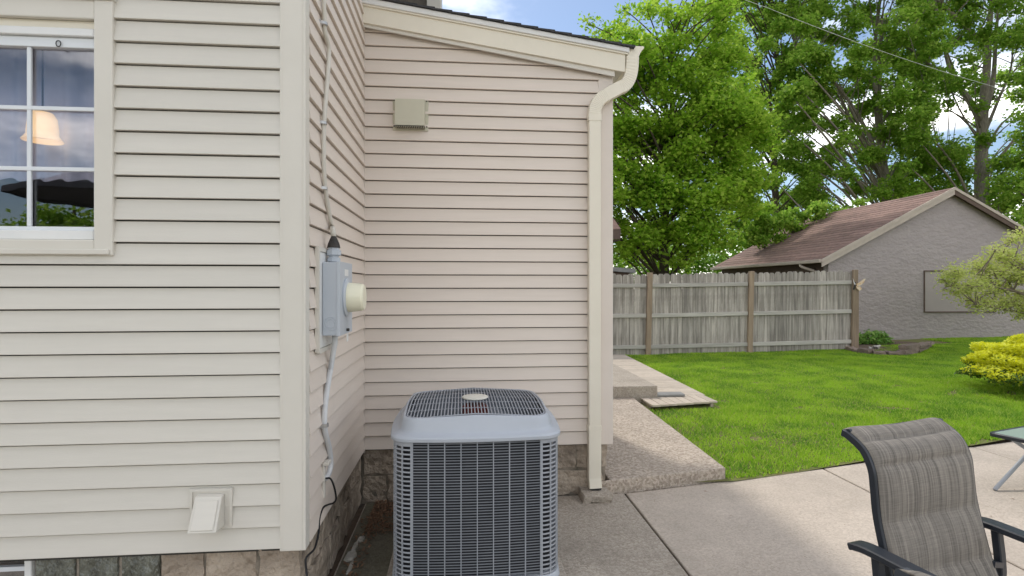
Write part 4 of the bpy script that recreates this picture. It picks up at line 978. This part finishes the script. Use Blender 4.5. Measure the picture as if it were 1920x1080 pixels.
def neighbours():
    # house whose roof corner shows past the addition
    D = 15.8; p = PY(1163, 438, D)
    t = thing('neighbour_house', 'neighbouring house with brown shingled roof behind the fence', 'house', (p.x - 4, D + 2, 0))
    x1 = p.x; z = p.z
    MB().box(x1 - 9, x1 - .5, D + .6, D + 8, 0, z - .05).build('wall', 'trim_add', t)
    rf = MB().prism([(x1, D, z), (x1 - 9.5, D, z), (x1 - 7.0, D + 4.2, z + 4.2), (x1 - 1.9, D + 4.2, z + 4.2)], (0, .02, .12)).prism([(x1, D, z), (x1 - 1.9, D + 4.2, z + 4.2), (x1, D + 8.4, z)], (0, 0, .12)).build('roof', 'redshingle', t)
    for k in range(14):
        u = k / 14; a = Vector((x1, D, z + .12)).lerp(Vector((x1 - 1.9, D + 4.2, z + 4.32)), u); b = Vector((x1 - 9.5, D, z + .12)).lerp(Vector((x1 - 7, D + 4.2, z + 4.32)), u)
        MB().prism([a + Vector((0, -.03, 0)), b + Vector((0, -.03, 0)), b + Vector((0, .32, .33)), a + Vector((-.1, .32, .33))], (0, 0, .02)).build('shingle_course', 'redshingle', rf)
    MB().box(x1 - 9.5, x1, D - .04, D + .0, z - .16, z + .11).build('fascia', 'brownwood', rf)
    MB().box(x1 - 9.5, x1, D + .0, D + .6, z - .2, z - .17).build('soffit', 'brownwood', rf)
    # low shed
    p = PY(1192, 508, 13.3); z = p.z + .05
    t = thing('garden_shed', 'low grey shed roof just above the fence pickets', 'shed', (p.x - 1.5, 14.2, 0))
    MB().box(p.x - 4, p.x - .12, 13.4, 15.2, 0, z - .05).build('wall', 'brownwood', t)
    MB().prism([(p.x - 4.2, 13.3, z + .33), (p.x, 13.3, z), (p.x, 13.3, z - .1), (p.x - 4.2, 13.3, z + .2)], (0, 2.0, 0)).build('roof', 'slate', t)
neighbours()

# ------------------------------------------------------------------ foliage
def leaves(cent, size, rng, droop=.25, flat=.8, aspect=.7):
    """folded leaf-shaped quads at the given centres"""
    n = len(cent); a = rng.random(n) * 6.283; el = rng.normal(-droop, .5, n)
    d = np.stack([np.cos(a) * np.cos(el), np.sin(a) * np.cos(el), np.sin(el)], 1)
    up = np.stack([rng.normal(0, flat, n), rng.normal(0, flat, n), np.ones(n)], 1)
    s = np.cross(d, up); s /= np.linalg.norm(s, axis=1)[:, None] + 1e-6; nn = np.cross(s, d)
    L = (size * (.65 + .7 * rng.random(n)))[:, None]; w = L * aspect * .5
    p0 = cent - d * L * .5; p2 = cent + d * L * .5; m = cent - d * L * .06
    V = np.stack([p0, m + s * w + nn * w * .35, p2, m - s * w + nn * w * .35], 1).reshape(-1, 3)
    return V, np.arange(4 * n).reshape(-1, 4)

def tree(name, label, cat, base, top, trunk_r, clumps, nleaf, size, leafm, barkm, seed, limbs=(), trunk_pts=None, spread=.55, group=None, squash=.55, twig=True, droop=.25):
    """clumps: list of (centre, radius) foliage masses; every mass hangs on a branch from the trunk or a limb"""
    rng = np.random.default_rng(seed); rnd = random.Random(seed)
    base = Vector(base); t = thing(name, label, cat, tuple(base), group)
    tp = [Vector(p) for p in (trunk_pts or [base, base.lerp(Vector(top), .35) + Vector((rnd.uniform(-.2, .2), 0, 0)), base.lerp(Vector(top), .7) + Vector((rnd.uniform(-.3, .3), 0, 0)), Vector(top)])]
    path = smooth_path(tp, 6); n = len(path)
    b = MB(); rr = [trunk_r * (1.25 if i == 0 else 1) * (1 - .86 * (i / (n - 1)) ** .9) + .012 for i in range(n)]
    b.tube(path, rr, 10)
    nodes = [(p, r) for p, r in zip(path, rr)]
    for lp, r0 in limbs:
        q = smooth_path(lp, 6); m = len(q); lr = [r0 * (1 - .85 * i / (m - 1)) + .008 for i in range(m)]
        b.tube(q, lr, 8); nodes += list(zip(q, lr))
    P = np.array([p for p, r in nodes]); Rn = np.array([r for p, r in nodes])
    cents = []; tot = sum(r ** 2.4 for c, r in clumps)
    for c, r in clumps:
        c = Vector(c)
        # branch to the mass from a lower point of the wood
        dz = P[:, 2] - c.z; hd = np.hypot(P[:, 0] - c.x, P[:, 1] - c.y); dist = np.linalg.norm(P - np.array(c), axis=1) + np.maximum(0, dz + .75 * hd) * 2.5; k = int(np.argmin(dist)); s = Vector(P[k]); r0 = min(Rn[k] * .5, .010 + .009 * (c - s).length)
        mid = s.lerp(c, .5) + Vector((rnd.uniform(-.2, .2), rnd.uniform(-.2, .2), rnd.uniform(0, .25) * (c - s).length * .5))
        q = smooth_path([s, mid, c], 4); b.tube(q, [r0 * (1 - .8 * i / (len(q) - 1)) + .006 for i in range(len(q))], 5, cap=False)
        nt_ = max(5, int(9 * r)); per = max(1, int(nleaf * r ** 2.4 / tot / nt_))
        for _ in range(nt_):                    # twigs with leaves strung along them
            d = Vector((rnd.gauss(0, 1), rnd.gauss(0, 1), rnd.gauss(.1, .8))); d.normalize(); L = r * (.55 + .6 * rnd.random())
            e = c + Vector((d.x * L, d.y * L, d.z * L * (squash + .25)))
            if twig: b.tube([c, c.lerp(e, .5) + Vector((0, 0, .06 * L)), e], [.014, .009, .004], 3, cap=False)
            u = rng.random(per) ** .7; pts = np.array(c)[None] * (1 - u)[:, None] + np.array(e)[None] * u[:, None]
            pts += rng.normal(0, 1, (per, 3)) * np.array([.30, .30, .22]) * spread * (.3 + r * .75)
            cents.append(pts)
    b.build('trunk', barkm, t, smooth='all')
    V, Fc = leaves(np.concatenate(cents), size, rng, droop)
    np_mesh('crown', V, Fc, leafm, t)
    return t

def crown_masses(c, rx, ry, rz, n, seed, rmin=.5, rmax=1.1, shell=.45, keep=lambda p: True):
    rnd = random.Random(seed); out = []; c = Vector(c)
    while len(out) < n:
        d = Vector((rnd.gauss(0, 1), rnd.gauss(0, 1), rnd.gauss(0, 1))).normalized(); u = (shell + (1 - shell) * rnd.random()) if rnd.random() < .8 else rnd.random()
        p = c + Vector((d.x * rx * u, d.y * ry * u, d.z * rz * u))
        if keep(p): out.append((p, rnd.uniform(rmin, rmax)))
    return out

def P3(x, y, Y): return PY(x, y, Y)
def trees():
    # dense young maple behind the fence
    Y = 18.5; b = PY(1250, 600, Y); b.z = .1
    cl = []
    def band(y, xa, xb, n, r, Yc=Y, dy=1.6, seed=0, jy=22):
        rnd = random.Random(seed * 31 + int(y))
        for i in range(n): cl.append((PY(xa + (xb - xa) * (i + rnd.random()) / n, y + rnd.uniform(-jy, jy), Yc + rnd.uniform(-dy, dy)), r * rnd.uniform(.75, 1.25)))
    rows = [(470, 1170, 1330, 7, .6), (425, 1110, 1365, 10, .7), (375, 1070, 1420, 11, .78), (325, 1050, 1430, 12, .8), (275, 1060, 1440, 12, .8), (225, 1060, 1430, 12, .78), (175, 1080, 1420, 11, .72), (125, 1100, 1400, 10, .66), (80, 1110, 1380, 9, .58), (35, 1210, 1370, 6, .5), (-10, 1300, 1370, 3, .45)]
    for i, (y, xa, xb, n, r) in enumerate(rows): band(y, xa, xb, n * 2, r * .72, seed=i)
    for x, y in ((1105, 45), (1112, 75), (1168, 15), (1165, 50), (1218, 5), (1140, 60), (1290, -30), (1345, -60)): cl.append((PY(x, y, Y), .27))
    tree('maple_tree', 'dense bright green maple growing behind the wooden fence', 'tree', b, PY(1255, 60, Y), .2, cl, 72000, .145, 'leaf_maple', 'barkd', 21, spread=1.05)
    # tall silver maple with a forked trunk behind the garage
    Y = 26.0; b = PY(1842, 600, Y); b.z = .1; q = lambda x, y, d=0: PY(x, y, Y + d)
    cl = []
    def scatter(pts, r, dy=2.2, seed=1):
        rnd = random.Random(seed)
        for x, y in pts: cl.append((PY(x + rnd.uniform(-12, 12), y + rnd.uniform(-12, 12), Y + rnd.uniform(-dy, dy)), r * rnd.uniform(.7, 1.25)))
    rnd = random.Random(77)
    def fill(x0, x1, y0, y1, n, r, gaps=(), seed=3, dy=2.5):
        rn = random.Random(seed); pts = []; st = math.sqrt((x1 - x0) * (y1 - y0) / n); y = y0
        while y < y1:
            x = x0 + rn.uniform(0, st)
            while x < x1:
                px_, py_ = x + rn.uniform(-.5, .5) * st, y + rn.uniform(-.6, .6) * st
                if not any(((px_ - a) / c) ** 2 + ((py_ - b_) / d) ** 2 < 1 for a, b_, c, d in gaps): pts.append((px_, py_))
                x += st
            y += st
        scatter(pts, r, dy, seed)
    gaps = [(1885, 215, 42, 45), (1875, 120, 28, 42), (1800, 235, 26, 48), (1890, 285, 40, 24), (1795, 110, 24, 30), (1860, 40, 26, 26), (1825, 300, 18, 50)]
    fill(1690, 1960, -120, 330, 190, .52, gaps, 5); fill(1700, 1960, 290, 400, 50, .5, [(1842, 330, 26, 60)], 6)
    lim = [([q(1840, 225), q(1815, 185), q(1785, 140), q(1765, 60), q(1745, -40)], .17), ([q(1846, 215), q(1862, 150), q(1868, 60), q(1880, -60)], .14),
           ([q(1848, 245), q(1875, 180), q(1895, 130), q(1900, 60)], .08), ([q(1830, 70), q(1790, 30), q(1750, -10), q(1730, -60)], .13), ([q(1850, 280), q(1880, 230), q(1930, 200)], .07), ([q(1800, 165), q(1740, 120), q(1690, 80), q(1640, 60)], .10), ([q(1838, 330), q(1800, 315), q(1770, 325)], .06)]
    tree('silver_maple', 'tall tree with forked grey trunk rising behind the garage roof', 'tree', b, q(1850, -60), .40, cl, 60000, .17, 'leaf_big', 'bark', 31, limbs=lim,
         trunk_pts=[b, q(1842, 400), q(1840, 300), q(1843, 220), q(1850, 130), q(1856, 40), q(1866, -60)], spread=1.0, group='tall trees beyond the garage')
    # leaning tree between
    Y = 27.0; b = PY(1668, 600, Y); b.z = .1; cl = []; q = lambda x, y, d=0: PY(x, y, Y + d)
    gaps = [(1560, 205, 30, 26), (1600, 290, 16, 36), (1545, 250, 24, 16), (1660, 20, 14, 30), (1590, 60, 20, 14), (1530, 300, 22, 26), (1680, 165, 14, 20), (1575, 345, 24, 12)]
    fill(1470, 1740, -130, 400, 230, .50, gaps, 9)
    lim = [([q(1650, 300), q(1625, 245), q(1585, 180), q(1535, 120), q(1490, 90)], .11), ([q(1655, 300), q(1650, 200), q(1650, 90), q(1660, -20)], .13), ([q(1640, 285), q(1590, 215), q(1560, 150)], .07), ([q(1665, 220), q(1700, 130), q(1745, 60), q(1740, -30)], .10)]
    tree('silver_maple', 'leaning broad tree with slender dark limbs behind the garage ridge', 'tree', b, q(1650, -60), .28, cl, 76000, .17, 'leaf_big', 'bark', 41, limbs=lim,
         trunk_pts=[b, q(1668, 400), q(1655, 300), q(1645, 210), q(1640, 100), q(1655, -40)], spread=1.0, group='tall trees beyond the garage')
    # slim tree next to the dense maple
    Y = 28.0; b = PY(1456, 600, Y); b.z = .1; cl = []; q = lambda x, y, d=0: PY(x, y, Y + d)
    gaps = [(1440, 130, 16, 40), (1450, 350, 22, 46), (1490, 330, 20, 26), (1430, 420, 20, 30), (1380, 60, 18, 22), (1510, 390, 26, 16), (1400, 330, 10, 30)]
    fill(1340, 1540, -120, 450, 170, .50, gaps, 13)
    tree('silver_maple', 'slim upright tree filling the gap between maple and garage', 'tree', b, q(1452, -80), .24, cl, 60000, .17, 'leaf_big', 'barkd', 51,
         trunk_pts=[b, q(1456, 420), q(1452, 300), q(1458, 150), q(1452, -80)], spread=1.0, group='tall trees beyond the garage')
    # tree at the right of the garage
    Y = 22.0; b = PY(2010, 600, Y); b.z = .1; cl = []
    fill(1880, 2150, 300, 440, 50, .5, [(1900, 290, 30, 30)], 17); fill(1930, 2150, -80, 300, 70, .55, [], 18)
    tree('silver_maple', 'leafy tree whose branches overhang the right end of the garage roof', 'tree', b, PY(2010, -60, Y), .25, cl, 30000, .15, 'leaf_big', 'barkd', 61, spread=1.0, group='tall trees beyond the garage')
    # low branches resting over the garage roof
    Y = 21.3; b = PY(1500, 600, Y); b.z = .15; cl = []; Y = 18.9
    fill(1400, 1510, 408, 452, 22, .30, [], 23, .35); fill(1510, 1600, 392, 415, 10, .26, [], 24, .3); fill(1585, 1625, 392, 400, 2, .2, [], 25, .2); Y = 21.3
    tree('bushy_tree', 'small bushy tree drooping over the far garage eave', 'tree', b, PY(1500, 420, Y), .1, cl, 6500, .13, 'leaf_big', 'barkd', 71, spread=.7, droop=.5)
    # backdrop wood far behind the gaps low down
    Y = 44; cl = []
    for i in range(46):
        rn = random.Random(i); cl.append((PY(1080 + 24 * i, rn.uniform(470, 520), Y + rn.uniform(-3, 3)), rn.uniform(1.2, 1.9)))
    cents = []; rng = np.random.default_rng(5)
    for c, r in cl: cents.append(np.array(c)[None] + rng.normal(0, 1, (420, 3)) * r * .55)
    V, Fc = leaves(np.concatenate(cents), .34, rng); V[:, 2] = np.maximum(V[:, 2], .1)
    o = np_mesh('distant_wood', V, Fc, 'leaf_dark'); o['kind'] = 'stuff'; o['label'] = 'far band of trees low behind the fence and garage'; o['category'] = 'trees'

    # lace-leaf maple reaching in from the right
    Y = 11.3; b = PY(2010, 690, Y); b.z = .13; cl = []; rn = random.Random(3); q = lambda x, y, d=0: PY(x, y, Y + d)
    tiers = [(1800, 518, 1.0), (1840, 500, 1), (1885, 480, 1), (1790, 548, .8), (1830, 560, 1), (1870, 545, 1), (1910, 560, 1), (1850, 525, 1), (1900, 520, 1), (1890, 575, .9), (1860, 465, .7), (1905, 450, .8), (1915, 500, 1), (1935, 530, 1), (1950, 480, 1), (1960, 560, 1), (1985, 500, 1), (2010, 450, 1), (2040, 520, 1), (2080, 480, 1), (2120, 540, 1), (1925, 590, .8), (1780, 530, .5), (1825, 535, .9), (1870, 505, .9), (1845, 580, .6)]
    for x, y, r in tiers:
        for k in range(3): cl.append((q(x + rn.uniform(-16, 16), y + rn.uniform(-8, 8), rn.uniform(-.7, .7)), .24 * r * rn.uniform(.7, 1.2)))
    lim = [([b + Vector((0, 0, .7)), q(1960, 570), q(1900, 545), q(1830, 535), q(1790, 535)], .035), ([b + Vector((0, 0, .8)), q(1950, 530), q(1890, 490), q(1850, 475)], .03), ([b + Vector((0, 0, .6)), q(1940, 590), q(1880, 580), q(1830, 570)], .025), ([b + Vector((0, 0, .9)), q(2000, 480), q(2080, 480)], .03)]
    tree('lace_maple', 'feathery light green maple spreading in front of the garage wall', 'shrub', b, q(2010, 430), .06, cl, 17000, .055, 'leaf_jm', 'twigbark', 81, limbs=lim, spread=.75, squash=.1, droop=.15)

    # golden shrub at the lawn's right side
    c = G(1968, 738, .08); c.z = .08; t = thing('golden_shrub', 'rounded bright yellow golden leaved shrub on the lawn', 'shrub', tuple(c))
    rng = np.random.default_rng(9); n = 20000; d = rng.normal(0, 1, (n, 3)); d /= np.linalg.norm(d, axis=1)[:, None]; d[:, 2] = np.abs(d[:, 2]) - .28
    lump = 1 + .13 * np.sin(d[:, 0] * 9 + 2) * np.sin(d[:, 1] * 8) + .08 * np.sin(d[:, 2] * 15 + d[:, 0] * 11)
    rad = (.80 + .2 * rng.random(n) ** .5) * lump
    pos = np.array([c.x, c.y, .42]) + d * rad[:, None] * np.array([1.0, 1.0, .62])
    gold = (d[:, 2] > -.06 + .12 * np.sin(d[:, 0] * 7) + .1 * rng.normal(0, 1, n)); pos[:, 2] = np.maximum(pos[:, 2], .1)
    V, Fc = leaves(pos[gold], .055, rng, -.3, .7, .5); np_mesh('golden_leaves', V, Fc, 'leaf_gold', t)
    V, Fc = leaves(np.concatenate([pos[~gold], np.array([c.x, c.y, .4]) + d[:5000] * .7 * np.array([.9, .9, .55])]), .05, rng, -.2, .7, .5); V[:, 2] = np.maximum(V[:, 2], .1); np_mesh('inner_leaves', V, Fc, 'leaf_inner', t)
    b = MB(); rn = random.Random(2)
    for k in range(26):
        a = rn.random() * 6.28; r = .25 + .45 * rn.random(); b.tube([(c.x + .1 * math.cos(a), c.y + .1 * math.sin(a), .06), (c.x + r * .6 * math.cos(a), c.y + r * .6 * math.sin(a), .25), (c.x + r * math.cos(a), c.y + r * math.sin(a), .55)], [.014, .01, .005], 4)
    b.build('stem', 'barkd', t)
trees()

def garden_bed():
    z = lawn_z(10.5, 13.5); pts = [G(x, y, z) for x, y in ((1592, 655), (1612, 661), (1636, 664), (1662, 665), (1690, 665), (1715, 661), (1738, 654), (1745, 646))]
    bed = MB().add([Vector((p.x, p.y, z + .01)) for p in pts] + [Vector((pts[-1].x, 14.19, z + .012)), Vector((pts[0].x, 14.19, z + .012))], [tuple(range(len(pts) + 2))]).build('garden_bed', 'dirt'); structure(bed)
    for i, (p, q) in enumerate(zip(pts, pts[1:])):
        d = (q - p); me = rough_block(0, d.length * .96, -.09, .09, 0, .085 + .03 * (i % 3 == 1), 200 + i, .018); me.materials.clear(); me.materials.append(MT['rock'])
        o = link('edging_stone', me); o.location = (p.x, p.y, z - .01); o.rotation_euler = (0, 0, math.atan2(d.y, d.x))
        tag(o, 'flat brown edging stone of the garden bed by the garage', 'stone', 'edging stones round the garden bed')
        if i in (4, 5):
            o2 = o.copy(); COL.objects.link(o2); o2.location = (p.x + .05, p.y + .03, z + .085); o2['label'] = 'flat brown stone stacked on the garden bed edging by the garage'
    rn = random.Random(6); rng = np.random.default_rng(6)
    spots = [(1682, 648, .28, 'tall leafy green plant in the middle of the garden bed'), (1702, 650, .22, 'pale green broad leaved plant at the right of the garden bed'), (1655, 650, .2, 'low green plant in the garden bed left of the tall one'), (1628, 652, .17, 'low green plant in the garden bed beside the fence post'), (1612, 655, .14, 'tiny green plant against the end of the fence')]
    for x, y, r, lab in spots:
        p = G(x, y, z + .05); p.y = max(p.y, 13.3); t = thing('bed_plant', lab, 'plant', (p.x, p.y, z)); n = 420
        d = rng.normal(0, 1, (n, 3)); d /= np.linalg.norm(d, axis=1)[:, None]; d[:, 2] = np.abs(d[:, 2]); rr = rng.random(n) ** .5
        V, Fc = leaves(np.array([p.x, p.y, z + .02]) + d * rr[:, None] * np.array([r * 1.9, r * .9, r * 1.35]), .10, rng, .1, .6, .5); V[:, 2] = np.maximum(V[:, 2], z + .015)
        np_mesh('foliage', V, Fc, 'leaf_hosta', t)
        b = MB()
        for k in range(9):
            a = rn.random() * 6.28; b.tube([(p.x, p.y, z), (p.x + r * .5 * math.cos(a), p.y + r * .4 * math.sin(a), z + r * .7), (p.x + r * math.cos(a), p.y + r * .7 * math.sin(a), z + r)], [.006, .005, .003], 4)
        b.build('stem', 'leaf_inner', t)
garden_bed()

def wires():
    a = PY(1440, 15, 19.0); b = PY(1990, 195, 21.5)
    pts = [a.lerp(b, k / 20) + Vector((0, 0, -.25 * (1 - (2 * k / 20 - 1) ** 2))) for k in range(21)]
    pts = [a + (a - b) * .9 + Vector((0, 0, .25))] + pts + [b + (b - a) * .9 + Vector((0, 0, .25))]
    tag(MB().tube(pts, .007, 6).build('overhead_wire', 'wire', None, smooth='all'), 'thin pale overhead wire crossing in front of the tall trees', 'wire')
wires()

# ------------------------------------------------------------------ the yard behind the camera, seen only in the window glass
def back_yard():
    c = Vector((-5.22, -3.65, 0)); t = thing('patio_umbrella', 'open dark canvas patio umbrella mirrored in the house window', 'umbrella', tuple(c))
    ring = lambda r, z, n=8: [c + Vector((r * math.cos(2 * math.pi * k / n + .2), r * math.sin(2 * math.pi * k / n + .2), z)) for k in range(n)]
    MB().loft([ring(1.3, 2.90), ring(1.3, 2.98), ring(.7, 3.22), ring(.05, 3.44), ring(.05, 3.42), ring(.7, 3.20), ring(1.28, 2.96), ring(1.28, 2.90)]).build('canopy', 'umb', t)
    MB().tube([c + Vector((0, 0, .05)), c + Vector((0, 0, 3.5))], .022, 10).build('pole', 'chairframe', t)
    MB().lathe([(.0, 0), (.24, 0), (.24, .05), (.05, .09), (.0, .09)], c, 20).build('base', 'concwall', t, smooth=True)
    for k, (x, y, h, lab) in enumerate(((-11.9, -13, 4.5, 'dark green yard tree mirrored in the lower window panes'), (-16.5, -14, 4.6, 'taller yard tree mirrored at the left of the window'))):
        tree('yard_tree', lab, 'tree', (x, y, 0), (x, y, h), .12, crown_masses((x, y, h * .55), 2.2, 2, h * .42, 34, 90 + k, .45, .8), 9000, .16, 'leaf_maple', 'barkd', 95 + k, spread=.8)
back_yard()
